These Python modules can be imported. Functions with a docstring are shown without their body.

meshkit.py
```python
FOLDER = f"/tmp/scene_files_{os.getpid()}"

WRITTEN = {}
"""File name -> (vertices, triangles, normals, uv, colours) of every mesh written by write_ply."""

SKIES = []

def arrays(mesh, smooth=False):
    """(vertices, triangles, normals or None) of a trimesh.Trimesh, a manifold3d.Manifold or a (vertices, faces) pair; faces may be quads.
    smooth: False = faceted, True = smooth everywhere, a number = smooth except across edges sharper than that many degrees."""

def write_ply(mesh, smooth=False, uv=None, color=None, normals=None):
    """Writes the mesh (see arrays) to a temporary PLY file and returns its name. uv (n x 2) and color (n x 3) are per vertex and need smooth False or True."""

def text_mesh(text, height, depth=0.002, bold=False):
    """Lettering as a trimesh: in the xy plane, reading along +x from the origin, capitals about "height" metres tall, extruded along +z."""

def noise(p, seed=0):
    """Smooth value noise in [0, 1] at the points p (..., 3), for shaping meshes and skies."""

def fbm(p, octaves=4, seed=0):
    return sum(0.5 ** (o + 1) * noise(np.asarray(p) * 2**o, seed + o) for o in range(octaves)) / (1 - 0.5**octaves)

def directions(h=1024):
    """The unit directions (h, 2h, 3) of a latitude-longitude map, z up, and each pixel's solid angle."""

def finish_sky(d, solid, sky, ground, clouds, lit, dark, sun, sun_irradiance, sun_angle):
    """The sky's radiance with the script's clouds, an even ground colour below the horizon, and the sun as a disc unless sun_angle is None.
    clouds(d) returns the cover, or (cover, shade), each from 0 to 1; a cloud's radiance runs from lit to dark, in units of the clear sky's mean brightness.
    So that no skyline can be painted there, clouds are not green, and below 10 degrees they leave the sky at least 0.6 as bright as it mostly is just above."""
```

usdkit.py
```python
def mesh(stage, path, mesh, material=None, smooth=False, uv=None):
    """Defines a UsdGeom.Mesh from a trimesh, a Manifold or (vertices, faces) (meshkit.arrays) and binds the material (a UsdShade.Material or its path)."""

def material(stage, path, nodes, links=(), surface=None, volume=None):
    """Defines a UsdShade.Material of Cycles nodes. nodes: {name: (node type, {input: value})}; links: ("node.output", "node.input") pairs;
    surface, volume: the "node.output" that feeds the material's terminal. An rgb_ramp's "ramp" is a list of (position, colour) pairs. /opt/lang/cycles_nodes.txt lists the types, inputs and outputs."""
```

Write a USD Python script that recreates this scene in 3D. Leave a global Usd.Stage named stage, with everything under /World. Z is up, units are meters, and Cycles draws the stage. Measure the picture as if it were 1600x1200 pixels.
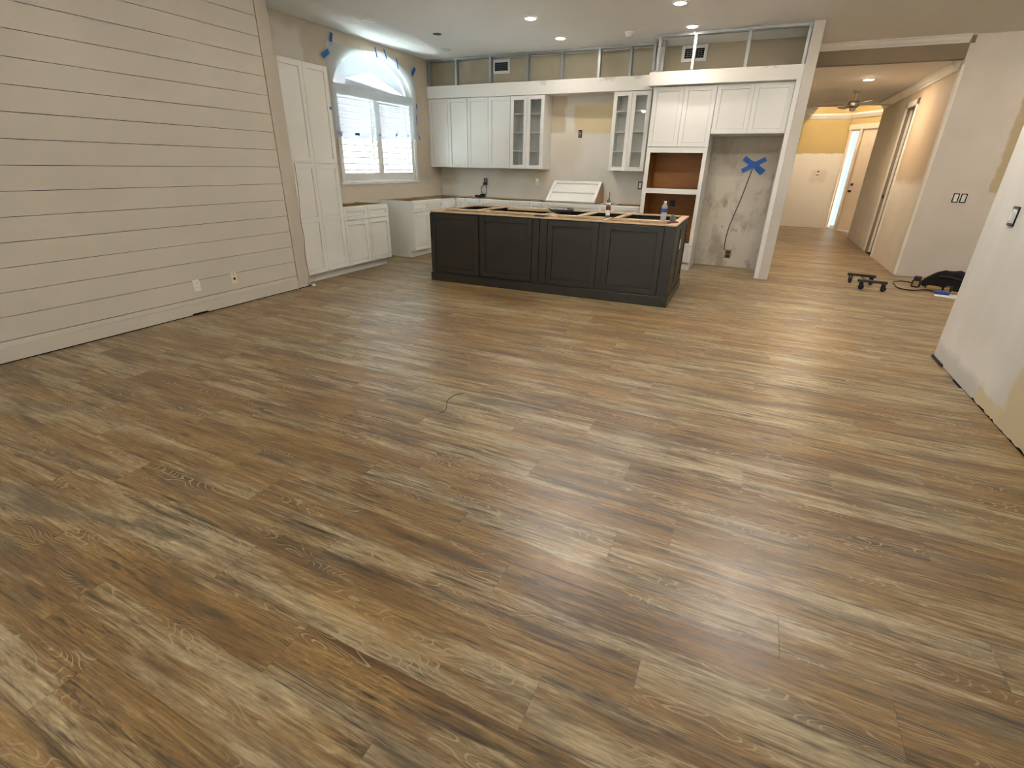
import math, random
import numpy as np, trimesh
from shapely.geometry import Polygon, Point
from shapely import prepare
from scipy.spatial import Delaunay
import usdkit, meshkit
from pxr import Usd, UsdGeom, UsdLux, UsdShade, Gf, Sdf, Vt

stage = Usd.Stage.CreateInMemory()
UsdGeom.SetStageUpAxis(stage, 'Z'); UsdGeom.SetStageMetersPerUnit(stage, 1.0)
UsdGeom.Xform.Define(stage, '/World'); UsdGeom.Scope.Define(stage, '/World/Looks')

# ---------------------------------------------------------------- camera
CAM_H = 1.42
FPX = 766.817                                   # focal length in pixels of the 1600 px wide frame
ROWS = np.array([[0.90419351, 0.42676214, 0.01755496],     # right, down, forward in world axes
                 [0.18804224, -0.36083458, -0.91347607],
                 [-0.38350256, 0.8292602, -0.40651359]])
cam = UsdGeom.Camera.Define(stage, '/World/camera')
cam.CreateHorizontalApertureAttr(36.0); cam.CreateFocalLengthAttr(36.0 * FPX / 1600)
cam.CreateClippingRangeAttr((0.05, 500.0))
_r, _d, _f = ROWS
_M = Gf.Matrix4d(1)
for i, a in enumerate((_r, -_d, -_f)):
    _M.SetRow(i, Gf.Vec4d(*map(float, a), 0))
_M.SetRow(3, Gf.Vec4d(0, 0, CAM_H, 1))
cam.AddTransformOp().Set(_M)
cam.CreateExposureAttr(2.1)

# ---------------------------------------------------------------- sky, sun and added fill
dome = UsdLux.DomeLight.Define(stage, '/World/sky')
dome.CreateIntensityAttr(0.09); dome.CreateColorAttr(Gf.Vec3f(0.76, 0.91, 1.0))
sun = UsdLux.DistantLight.Define(stage, '/World/sun')       # high, on the far side of the house: it lights the neighbour's gable
sun.CreateIntensityAttr(17.0); sun.CreateNormalizeAttr(True); sun.CreateAngleAttr(1.0); sun.CreateColorAttr(Gf.Vec3f(1.0, 0.98, 0.96))
sun.AddRotateXYZOp().Set((8, 24, 0))
# added fill light behind the camera, set in an invented door opening
rear_fill = UsdLux.RectLight.Define(stage, '/World/added_rear_fill')
rear_fill.CreateWidthAttr(4.4); rear_fill.CreateHeightAttr(2.3); rear_fill.CreateIntensityAttr(0.5)
rear_fill.CreateColorAttr(Gf.Vec3f(1.0, 0.975, 0.94))
rear_fill.AddTranslateOp().Set((-1.7, -4.95, 1.25)); rear_fill.AddRotateXYZOp().Set((90, 0, 0))   # faces +Y
LAMP = 50.0                                    # radiance of a lit recessed lamp
LAMP_COL = (1.0, 0.91, 0.79)

# ---------------------------------------------------------------- helpers
used = {}
def uniq(parent, name):
    k = (parent, name); n = used.get(k, 0); used[k] = n + 1
    return f'{parent}/{name}' if n == 0 else f'{parent}/{name}_{n:03d}'
def tag(prim, label=None, cat=None, group=None, kind=None):
    for k, v in (('label', label), ('category', cat), ('group', group), ('kind', kind)):
        if v: prim.SetCustomDataByKey(k, v)
def thing(name, label, cat, loc=(0, 0, 0), rotz=0.0, group=None, kind=None):
    x = UsdGeom.Xform.Define(stage, uniq('/World', name))
    x.AddTranslateOp().Set(tuple(map(float, loc)))
    if rotz: x.AddRotateZOp().Set(float(rotz))
    tag(x.GetPrim(), label, cat, group, kind)
    return str(x.GetPath())
def part(parent, name, mesh, m, smooth=False, label=None, kind=None, uv=None):
    p = uniq(parent, name)
    usdkit.mesh(stage, p, mesh, m, smooth=smooth, uv=uv)
    tag(stage.GetPrimAtPath(p), label, None, None, kind)
    return p
def single(name, mesh, m, label, cat, group=None, kind=None, smooth=False):
    p = part('/World', name, mesh, m, smooth)
    tag(stage.GetPrimAtPath(p), label, cat, group, kind)
    return p

def box(x0, x1, y0, y1, z0, z1, b=0.0):
    lo, hi = np.array([min(x0, x1), min(y0, y1), min(z0, z1)], float), np.array([max(x0, x1), max(y0, y1), max(z0, z1)], float)
    if b <= 0:
        return trimesh.creation.box(bounds=[lo, hi])
    b = min(b, 0.45 * (hi - lo).min()); pts = []
    for s in np.ndindex(2, 2, 2):
        c = np.where(s, hi, lo); d = np.where(s, -b, b)
        for k in range(3):
            q = c + d; q[k] = c[k]; pts.append(q)
    return trimesh.convex.convex_hull(np.array(pts))
def cat(*ms):
    return trimesh.util.concatenate([m for m in ms])
def prism(poly, axis, a0, a1):
    """poly in (y,z) for axis x, (x,z) for axis y, (x,y) for axis z"""
    if not isinstance(poly, Polygon): poly = Polygon(poly)
    m = trimesh.creation.extrude_polygon(poly, a1 - a0, engine='earcut')
    v = np.array(m.vertices); v[:, 2] += a0; f = np.array(m.faces)
    if axis == 'x': v = v[:, [2, 0, 1]]
    elif axis == 'y': v = v[:, [0, 2, 1]]; f = f[:, ::-1]
    return trimesh.Trimesh(v, f, process=False)
def lathe(prof, n=24):
    m = trimesh.creation.revolve(np.array(prof, float), sections=n)
    return m
def cyl(p, q, r, n=12):
    return trimesh.creation.cylinder(radius=r, segment=[p, q], sections=n)
def tube(pts, r, n=8):
    pts = np.array(pts, float); t = np.gradient(pts, axis=0); t /= np.linalg.norm(t, axis=1, keepdims=True) + 1e-12
    ref = np.array([0.31, 0.22, 0.92]); V = []; F = []
    for i, (p, d) in enumerate(zip(pts, t)):
        a = np.cross(d, ref); a /= np.linalg.norm(a); c = np.cross(d, a)
        for k in range(n):
            an = 2 * math.pi * k / n; V.append(p + r * (math.cos(an) * a + math.sin(an) * c))
    for i in range(len(pts) - 1):
        for k in range(n):
            A, B = i * n + k, i * n + (k + 1) % n
            F += [[A, B, B + n], [A, B + n, A + n]]
    V += [pts[0], pts[-1]]; e = len(V) - 2
    for k in range(n):
        F += [[e, (k + 1) % n, k], [e + 1, (len(pts) - 1) * n + k, (len(pts) - 1) * n + (k + 1) % n]]
    return trimesh.Trimesh(V, F, process=False)
def spline(pts, n=40):
    from scipy.interpolate import CubicSpline
    pts = np.array(pts, float); s = np.r_[0, np.cumsum(np.linalg.norm(np.diff(pts, axis=0), axis=1))]
    return CubicSpline(s, pts)(np.linspace(0, s[-1], n))
def xf(m, loc=(0, 0, 0), rz=0, rx=0, ry=0):
    m = m.copy(); R = trimesh.transformations
    T = R.translation_matrix(loc) @ R.rotation_matrix(math.radians(rz), [0, 0, 1]) @ R.rotation_matrix(math.radians(ry), [0, 1, 0]) @ R.rotation_matrix(math.radians(rx), [1, 0, 0])
    m.apply_transform(T); return m

# ---------------------------------------------------------------- materials
class Out(str): pass
class N:
    def __init__(s): s.n, s.l = {}, []
    def add(s, kind, out, **inp):
        name = f'n{len(s.n)}'; vals = {}
        for k, v in inp.items():
            if isinstance(v, Out): s.l.append((str(v), f'{name}.{k}'))
            elif v is not None: vals[k] = v
        s.n[name] = (kind, vals); return Out(f'{name}.{out}')
    def pos(s): return s.add('geometry', 'position')
    def sep(s, v):
        name = f'n{len(s.n)}'; s.n[name] = ('separate_xyz', {}); s.l.append((str(v), f'{name}.vector'))
        return Out(name + '.x'), Out(name + '.y'), Out(name + '.z')
    def noise(s, vec=None, scale=1.0, detail=2.0, rough=0.5, dist=0.0): return s.add('noise_texture', 'fac', vector=vec, scale=float(scale), detail=float(detail), roughness=float(rough), distortion=float(dist))
    def map(s, vec, scale=(1, 1, 1), loc=(0, 0, 0)): return s.add('mapping', 'vector', vector=vec, scale=scale, location=loc)
    def rng(s, v, a, b, c=0.0, d=1.0, t='smoothstep'): return s.add('map_range', 'result', range_type=t, value=v, from_min=float(a), from_max=float(b), to_min=float(c), to_max=float(d), clamp=True)
    def math(s, t, a, b=0.5): return s.add('math', 'value', math_type=t, value1=a, value2=b)
    def mul(s, *a):
        o = a[0]
        for b in a[1:]: o = s.math('multiply', o, b)
        return o
    def mix(s, fac, a, b, t='mix'): return s.add('mix', 'color', mix_type=t, fac=fac, color1=a, color2=b)
    def ramp(s, fac, stops): return s.add('rgb_ramp', 'color', fac=fac, ramp=stops)
    def bump(s, h, strength=0.3, dist=0.002): return s.add('bump', 'normal', height=h, strength=float(strength), distance=float(dist))
    def rect(s, a, b, a0, a1, b0, b1, soft=0.02, wob=None):
        """mask of a rectangle in coordinates a, b with an uneven edge (wob is added to both)"""
        if wob is not None: a, b = s.math('add', a, wob), s.math('add', b, wob)
        return s.mul(s.rng(a, a0 - soft, a0 + soft), s.rng(a, a1 - soft, a1 + soft, 1, 0), s.rng(b, b0 - soft, b0 + soft), s.rng(b, b1 - soft, b1 + soft, 1, 0))
    def wobble(s, p, scale=6.0, amp=0.06):
        return s.math('multiply', s.math('subtract', s.noise(p, scale, 3), 0.5), amp)
    def pbsdf(s, **k): return s.add('principled_bsdf', 'BSDF', **k)
    def make(s, name, surf): return usdkit.material(stage, '/World/Looks/' + name, s.n, s.l, surface=str(surf))
def lin(*c): return tuple(((v / 255) / 12.92 if v / 255 <= 0.04045 else ((v / 255 + 0.055) / 1.055) ** 2.4) for v in c)
def plain(name, col, rough=0.5, metallic=0.0, **k):
    g = N(); return g.make(name, g.pbsdf(base_color=tuple(col), roughness=float(rough), metallic=float(metallic), **k))
def paint(name, col, rough=0.45, var=0.06, scale=1.5, bump=0.12, bscale=260.0):
    g = N(); p = g.pos(); n = g.noise(p, scale, 4)
    c = g.mix(g.rng(n, 0.3, 0.7), tuple(v * (1 - var) for v in col), tuple(min(1, v * (1 + var)) for v in col))
    return g.make(name, g.pbsdf(base_color=c, roughness=float(rough), normal=g.bump(g.noise(p, bscale, 2), bump, 0.001)))
def emit(name, col, s):
    g = N(); return g.make(name, g.add('emission', 'emission', color=tuple(col), strength=float(s)))

M = {}
M['shiplap'] = paint('shiplap_paint', (0.60, 0.57, 0.50), 0.42, 0.025, 0.8, 0.08, 60)
M['trim'] = paint('trim_paint', (0.54, 0.495, 0.42), 0.4, 0.03, 2.0)
M['cabinet'] = paint('cabinet_white', (0.78, 0.78, 0.755), 0.33, 0.01, 2.0, 0.03)
M['charcoal'] = paint('charcoal_paint', (0.015, 0.0135, 0.0085), 0.45, 0.06, 2.0, 0.03)
M['white'] = plain('white_plastic', (0.82, 0.82, 0.80), 0.4)
M['black'] = plain('black_plastic', (0.012, 0.012, 0.013), 0.45)
M['rubber'] = plain('black_rubber', (0.02, 0.02, 0.02), 0.7)
M['void'] = plain('dark_gap', (0.01, 0.008, 0.006), 0.9)
M['steel'] = plain('galvanised_steel', (0.40, 0.42, 0.43), 0.38, 0.7)
M['chrome'] = plain('brushed_nickel', (0.62, 0.58, 0.5), 0.3, 1.0)
M['tape'] = plain('blue_tape', lin(30, 96, 190), 0.6)
M['stubwall'] = paint('stub_wall_primer', (0.55, 0.52, 0.47), 0.65, 0.04, 3.0)
M['drywall'] = paint('raw_drywall', (0.80, 0.79, 0.76), 0.7, 0.06, 5.0)
M['yellowtool'] = plain('yellow_tool_plastic', (0.36, 0.20, 0.045), 0.5)
M['bag'] = plain('black_bag_fabric', (0.005, 0.005, 0.0055), 0.8, specular_ior_level=0.15)
M['dolly'] = plain('dolly_black', (0.022, 0.022, 0.022), 0.5)
M['bluebox'] = plain('blue_plastic', lin(20, 70, 150), 0.5)
M['paper'] = plain('white_paper', (0.8, 0.8, 0.8), 0.8)
M['lamp_on'] = emit('lit_lamp', LAMP_COL, LAMP)
M['lamp_hall'] = emit('lit_hall_lamp', (1.0, 0.84, 0.63), 215.0)
M['fill_living'] = emit('added_living_fill', LAMP_COL, 14.0)  # for unseen lamps added behind the camera
M['fill_side'] = emit('added_side_fill', LAMP_COL, 225.0); M['fill_mid'] = emit('added_mid_fill', LAMP_COL, 170.0); M['fill_foyer'] = emit('added_foyer_fill', (1.0, 0.84, 0.66), 240.0)  # for unseen lamps added to brighten passage, open floor and foyer
M['lens_off'] = plain('unlit_lens', (0.72, 0.74, 0.72), 0.35)
M['copper'] = plain('bare_wire', (0.5, 0.25, 0.1), 0.4, 1.0)
M['red'] = plain('dark_red_plastic', lin(110, 30, 25), 0.5)
M['grey'] = plain('grey_plastic', (0.12, 0.125, 0.13), 0.5)

def wood(name, c0, c1, rough=0.55, axis=0, freq=30.0):
    g = N(); p = g.pos(); sc = [freq] * 3; sc[axis] = freq * 0.06
    n = g.noise(g.map(p, tuple(sc)), 1.0, 4, 0.6, 0.6)
    return g.make(name, g.pbsdf(base_color=g.ramp(n, [(0.3, c0), (0.7, c1)]), roughness=rough))
M['ply'] = wood('pale_plywood', (0.56, 0.40, 0.25), (0.70, 0.53, 0.36))
M['plyin'] = wood('plywood_interior', (0.36, 0.25, 0.13), (0.46, 0.33, 0.19), axis=2)
M['brown'] = wood('brown_veneer', (0.37, 0.155, 0.028), (0.45, 0.205, 0.042), 0.5, axis=0)
M['hoodside'] = wood('tan_plywood', (0.42, 0.26, 0.12), (0.55, 0.36, 0.18), axis=2)

# thin glass: mostly see-through, glossy at grazing angles
def glass(name, tint=(0.96, 0.98, 0.97), extra=0.0):
    g = N(); fc = g.add('layer_weight', 'facing', blend=0.5)          # the same from both sides, unlike the fresnel node
    f = g.math('add', g.math('multiply', g.math('power', fc, 5.0), 0.9), 0.04 + extra)
    return g.make(name, g.add('mix_closure', 'closure', fac=f, closure1=g.add('transparent_bsdf', 'BSDF', color=tint), closure2=g.add('glossy_bsdf', 'BSDF', color=(1.0, 1.0, 1.0), roughness=0.03)))
M['pane'] = glass('window_pane'); M['cabglass'] = glass('cabinet_glass', (0.97, 0.98, 0.975), 0.02)
g = N()   # milky plastic film
tr = g.add('mix_closure', 'closure', fac=0.5, closure1=g.add('translucent_bsdf', 'BSDF', color=(0.36, 0.40, 0.46)), closure2=g.add('diffuse_bsdf', 'BSDF', color=(0.85, 0.88, 0.9)))
f1 = g.add('mix_closure', 'closure', fac=0.66, closure1=g.add('transparent_bsdf', 'BSDF', color=(0.97, 0.98, 1.0)), closure2=tr)
M['film'] = g.make('plastic_film', g.add('mix_closure', 'closure', fac=0.05, closure1=f1, closure2=g.add('glossy_bsdf', 'BSDF', color=(1.0, 1.0, 1.0), roughness=0.15)))

# ceiling: white knock-down texture
g = N(); p = g.pos(); n = g.noise(p, 22, 3, 0.6)
M['ceiling'] = g.make('ceiling_paint', g.pbsdf(base_color=(0.885, 0.89, 0.885), roughness=0.8, normal=g.bump(g.rng(n, 0.42, 0.6), 0.25, 0.004)))
g = N(); p = g.pos()
M['hallceil'] = g.make('hall_ceiling_paint', g.pbsdf(base_color=(0.83, 0.79, 0.73), roughness=0.8, normal=g.bump(g.noise(p, 25, 3), 0.2, 0.004)))

# window wall: old beige with a lighter skim area
g = N(); p = g.pos(); x, y, z = g.sep(p); w = g.wobble(p, 3, 0.25)
beige = g.mix(g.rng(g.noise(p, 2.0, 4), 0.3, 0.7), (0.545, 0.475, 0.375), (0.60, 0.53, 0.425))
low = g.rng(g.math('add', z, w), 1.25, 1.05)
c = g.mix(g.mul(low, 0.8), beige, (0.72, 0.64, 0.545))
c = g.mix(g.rect(y, z, 4.0, 5.55, 2.2, 2.95, 0.05, w), c, (0.70, 0.655, 0.575))
M['wall_window'] = g.make('window_wall_paint', g.pbsdf(base_color=c, roughness=0.6, normal=g.bump(g.noise(p, 200, 2), 0.12, 0.001)))

# kitchen back wall: primer, old yellow paint, skim coat, stains in the fridge niche, some shade painted in
g = N(); p = g.pos(); x, y, z = g.sep(p); w = g.wobble(p, 5, 0.10); w2 = g.wobble(p, 2.2, 0.5)
base = g.mix(g.rng(g.noise(p, 1.6, 4), 0.35, 0.65), (0.70, 0.655, 0.575), (0.76, 0.735, 0.68))
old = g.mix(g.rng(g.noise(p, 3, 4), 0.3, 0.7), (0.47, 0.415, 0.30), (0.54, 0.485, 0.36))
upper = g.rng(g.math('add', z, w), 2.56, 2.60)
old = g.mix(g.rng(x, -1.66, -1.60), old, (0.40, 0.345, 0.245))  # right-hand stud bays: shade painted in as a darker tone
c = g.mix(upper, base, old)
c = g.mix(g.rect(x, z, -3.5, -3.14, 1.93, 2.47, 0.03, w), c, (0.56, 0.475, 0.355))  # shadow at the left of the hood gap, painted as darker beige
c = g.mix(g.rect(x, z, -2.98, -2.2, 1.93, 2.34, 0.025, w), c, (0.70, 0.595, 0.38))
c = g.mix(g.rect(x, z, -2.98, -2.2, 2.14, 2.34, 0.01), c, (0.62, 0.53, 0.34))
c = g.mix(g.rect(x, z, -4.3, -3.4, 1.2, 1.45, 0.06, w2), c, (0.66, 0.575, 0.40))
c = g.mix(g.rect(x, z, -5.6, -5.25, 1.1, 1.45, 0.08, w2), c, (0.58, 0.50, 0.39))
c = g.mix(g.mul(g.rect(x, z, -4.6, -3.7, 1.0, 1.3, 0.15, w2), 0.5), c, (0.66, 0.64, 0.60))
c = g.mix(g.mul(g.rect(x, z, -3.35, -2.9, 1.3, 1.95, 0.12, w2), 0.5), c, (0.64, 0.575, 0.49))
niche = g.rect(x, z, -0.8, 0.25, -1, 1.9, 0.01)
nb = g.mix(g.rng(g.noise(p, 1.3, 3), 0.35, 0.65), (0.60, 0.55, 0.46), (0.68, 0.64, 0.56))
st = g.rng(g.noise(g.map(p, (4.5, 1, 1.9), (3, 0, 1)), 1.0, 5, 0.55), 0.50, 0.70)
nb = g.mix(g.mul(st, 0.75), nb, (0.31, 0.275, 0.215))
st2 = g.rng(g.noise(g.map(p, (9, 1, 6), (1, 0, 7)), 1.0, 4), 0.60, 0.72)
nb = g.mix(g.mul(st2, 0.5), nb, (0.26, 0.235, 0.20))
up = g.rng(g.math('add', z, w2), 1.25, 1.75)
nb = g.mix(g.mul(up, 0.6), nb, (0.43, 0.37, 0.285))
c = g.mix(niche, c, nb)
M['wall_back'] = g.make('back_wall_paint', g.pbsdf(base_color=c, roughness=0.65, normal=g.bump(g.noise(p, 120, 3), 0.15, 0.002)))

# wall beside the hall opening: greyish primer with a tan strip not yet painted
g = N(); p = g.pos(); x, y, z = g.sep(p); w = g.wobble(p, 6, 0.09)
base = g.mix(g.rng(g.noise(p, 1.5, 4), 0.3, 0.7), (0.63, 0.565, 0.49), (0.69, 0.62, 0.545))
c = g.mix(g.rect(x, z, 2.82, 9, 1.2, 9, 0.02, w), base, (0.50, 0.40, 0.245))
c = g.mix(g.rect(x, z, 2.078, 2.122, 2.955, 3.04, 0.004), c, (0.22, 0.15, 0.085))
M['wall_hall_front'] = g.make('primer_wall_paint', g.pbsdf(base_color=c, roughness=0.65, normal=g.bump(g.noise(p, 160, 2), 0.12, 0.001)))

# near right wall: skim coated, old yellow paint at the foot
g = N(); p = g.pos(); x, y, z = g.sep(p); w = g.wobble(p, 9, 0.10)
base = g.mix(g.rng(g.noise(g.map(p, (1, 3, 0.7)), 1.2, 4), 0.3, 0.7), (0.63, 0.63, 0.61), (0.70, 0.70, 0.68))
c = g.mix(g.mul(g.rect(y, z, 3.9, 5.2, -1, 0.30, 0.14, g.wobble(p, 3, 0.3)), 0.8), base, (0.79, 0.79, 0.765))
c = g.mix(g.mul(g.rect(y, z, 4.05, 5.2, -1, 0.13, 0.05, w), 0.8), c, (0.53, 0.53, 0.52))
c = g.mix(g.rect(y, z, -9, 4.12, -1, 0.11, 0.012, w), c, (0.66, 0.575, 0.40))
c = g.mix(g.rect(y, z, -9, 3.72, -1, 0.62, 0.05, w), c, (0.62, 0.54, 0.38))
M['wall_near'] = g.make('skim_coat_wall', g.pbsdf(base_color=c, roughness=0.65, normal=g.bump(g.noise(p, 120, 3), 0.15, 0.002)))

# hall: old tan paint above, primer below
g = N(); p = g.pos(); x, y, z = g.sep(p); w = g.wobble(p, 4, 0.16)
lowc = g.mix(g.rng(g.noise(p, 2, 4), 0.3, 0.7), (0.69, 0.61, 0.51), (0.74, 0.66, 0.56))
upc = g.mix(g.rng(y, 11.3, 12.4), (0.53, 0.40, 0.27), (0.68, 0.60, 0.46))
c = g.mix(g.rng(g.math('add', z, w), 1.22, 1.36), lowc, upc)
M['wall_hall'] = g.make('hall_wall_paint', g.pbsdf(base_color=c, roughness=0.65, normal=g.bump(g.noise(p, 160, 2), 0.12, 0.001)))
g = N(); p = g.pos(); x, y, z = g.sep(p); w = g.wobble(p, 5, 0.10)
c = g.mix(g.rng(g.math('add', z, w), 1.84, 1.86), (0.84, 0.775, 0.67), (0.52, 0.385, 0.145))
c = g.mix(g.mul(g.rect(x, z, 1.15, 1.5, 1.15, 1.45, 0.06, w), 0.5), c, (0.62, 0.50, 0.37))
M['wall_foyer'] = g.make('foyer_wall_paint', g.pbsdf(base_color=c, roughness=0.65))
M['header'] = paint('header_old_paint', (0.27, 0.205, 0.125), 0.6, 0.08, 3)
M['cream'] = paint('cream_trim', (0.82, 0.765, 0.67), 0.45, 0.03, 3)
M['doorpaint'] = paint('front_door_paint', (0.76, 0.63, 0.47), 0.45, 0.03, 3)
M['plain_wall'] = paint('living_wall_paint', (0.66, 0.60, 0.52), 0.65, 0.05, 2)
# soffit: white drywall with joint compound smears near its upper edge
g = N(); p = g.pos(); x, y, z = g.sep(p); w = g.wobble(p, 9, 0.16)
sm = g.mul(g.rng(g.math('add', z, w), 2.585, 2.635), g.rng(g.noise(g.map(p, (3, 1, 5)), 1.0, 4), 0.5, 0.6), g.rng(x, -3.9, -3.2))
c = g.mix(g.mul(sm, 0.8), (0.80, 0.785, 0.745), (0.53, 0.51, 0.47))
M['soffit'] = g.make('soffit_drywall', g.pbsdf(base_color=c, roughness=0.7))

# vinyl planks: st = metres along / across the plank plus a random offset; plank_tone = three random numbers per plank
g = N()
uv = g.add('uvmap', 'UV', attribute='st'); tn = g.add('attribute', 'vector', attribute='plank_tone'); t1, t2, t3 = g.sep(tn)
wp = g.pos()
blotch = g.math('add', g.mul(g.noise(g.map(uv, (0.9, 10.0, 1)), 1.0, 5, 0.6, 0.35), 0.5), g.mul(g.noise(g.map(wp, (0.8, 4.5, 1)), 1.0, 5, 0.65, 0.5), 0.5))
brown = g.ramp(g.math('add', blotch, g.math('multiply', g.math('subtract', t1, 0.5), 0.06)), [(0.34, (0.115, 0.060, 0.018)), (0.45, (0.216, 0.123, 0.041)), (0.56, (0.305, 0.190, 0.070)), (0.68, (0.415, 0.282, 0.120))])
# ragged streaks of middle width along the grain, and a finer speckle
ms = g.noise(g.map(uv, (3.2, 46.0, 1), (6, 2, 0)), 1.0, 5, 0.70, 0.9)
sp = g.noise(g.map(uv, (26.0, 130.0, 1), (1, 7, 0)), 1.0, 3, 0.65)
# whitewashed, greyish patches, broken up by the streaks
gm = g.math('add', g.mul(g.noise(g.map(uv, (0.9, 7.0, 1), (7, 3, 0)), 1.0, 5, 0.62, 0.4), 0.55), g.mul(g.noise(g.map(wp, (0.7, 4.2, 1), (31, 17, 0)), 1.0, 5, 0.65, 0.5), 0.45))
gm = g.math('add', gm, g.math('multiply', g.math('subtract', t2, 0.6), 0.09))
gm = g.math('add', gm, g.math('multiply', g.math('subtract', ms, 0.5), 0.28))
c = g.mix(g.mul(g.rng(gm, 0.45, 0.62), 0.82), brown, (0.46, 0.39, 0.255))
c = g.mix(0.8, c, g.ramp(ms, [(0.30, (0.40, 0.37, 0.34)), (0.42, (0.84, 0.83, 0.82)), (0.55, (1.10, 1.10, 1.09)), (0.70, (1.50, 1.52, 1.54))]), 'multiply')
c = g.mix(0.55, c, g.ramp(sp, [(0.3, (0.62, 0.60, 0.58)), (0.5, (1.0, 1.0, 1.0)), (0.7, (1.3, 1.3, 1.3))]), 'multiply')
# smoky grey-brown clouds and dark streaks
ck = g.math('add', g.mul(g.noise(g.map(wp, (1.1, 6.0, 1), (5, 41, 0)), 1.0, 5, 0.65, 0.6), 0.6), g.mul(g.noise(g.map(uv, (1.2, 13.0, 1), (9, 4, 0)), 1.0, 4, 0.6, 0.4), 0.4))
c = g.mix(g.mul(g.rng(ck, 0.49, 0.61), 0.68), c, (0.088, 0.066, 0.042))
dk = g.noise(g.map(uv, (1.6, 26.0, 1), (2, 9, 0)), 1.0, 5, 0.68, 0.8)
dk2 = g.rng(g.math('add', dk, g.math('multiply', t3, 0.05)), 0.55, 0.67)
c = g.mix(g.mul(dk2, g.rng(ms, 0.64, 0.42), 0.82), c, (0.040, 0.027, 0.015))
# fine grain along the plank
gr = g.noise(g.map(uv, (4.5, 115.0, 1)), 1.0, 3, 0.72)
c = g.mix(0.8, c, g.ramp(gr, [(0.25, (0.42, 0.40, 0.38)), (0.5, (0.98, 0.98, 0.98)), (0.75, (1.32, 1.30, 1.27))]), 'multiply')
# limed cathedral grain: thin pale lines
warp = g.noise(g.map(uv, (1.7, 7.0, 1), (4, 1, 0)), 1.0, 2, 0.5)
_u, _v, _z = g.sep(uv)
ph = g.math('add', g.mul(warp, 190.0), g.mul(_v, 330.0))
line = g.rng(g.math('sine', ph), 0.72, 0.96)
lm = g.rng(g.noise(g.map(uv, (1.4, 9.0, 1), (11, 5, 0)), 1.0, 3), 0.52, 0.60)
c = g.mix(g.mul(line, lm, 0.75), c, (0.47, 0.38, 0.25))
# pale ticks
tk = g.rng(g.noise(g.map(uv, (7.0, 110.0, 1), (3, 8, 0)), 1.0, 2), 0.68, 0.78)
c = g.mix(g.mul(tk, 0.5), c, (0.42, 0.34, 0.225))
# knots
kn = g.add('voronoi_texture', 'distance', vector=g.map(uv, (1.6, 5.2, 1)), scale=1.0, randomness=1.0)
c = g.mix(g.mul(g.rng(kn, 0.10, 0.03), 0.75), c, (0.036, 0.022, 0.012))
rg = g.rng(gr, 0.3, 0.7, 0.34, 0.41)
M['plank'] = g.make('vinyl_plank', g.pbsdf(base_color=c, roughness=rg, specular_ior_level=0.8, ior=1.55, normal=g.bump(gr, 0.10, 0.0006)))
# ================================================================ large structure
CZ, HZ = 3.05, 2.79          # ceiling heights: kitchen and hall
def struct(name, mesh, m, label, cat_, **k):
    return single(name, mesh, m, label, cat_, kind='structure', **k)
def setting(name, label, cat_): return thing(name, label, cat_, kind='structure')

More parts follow.
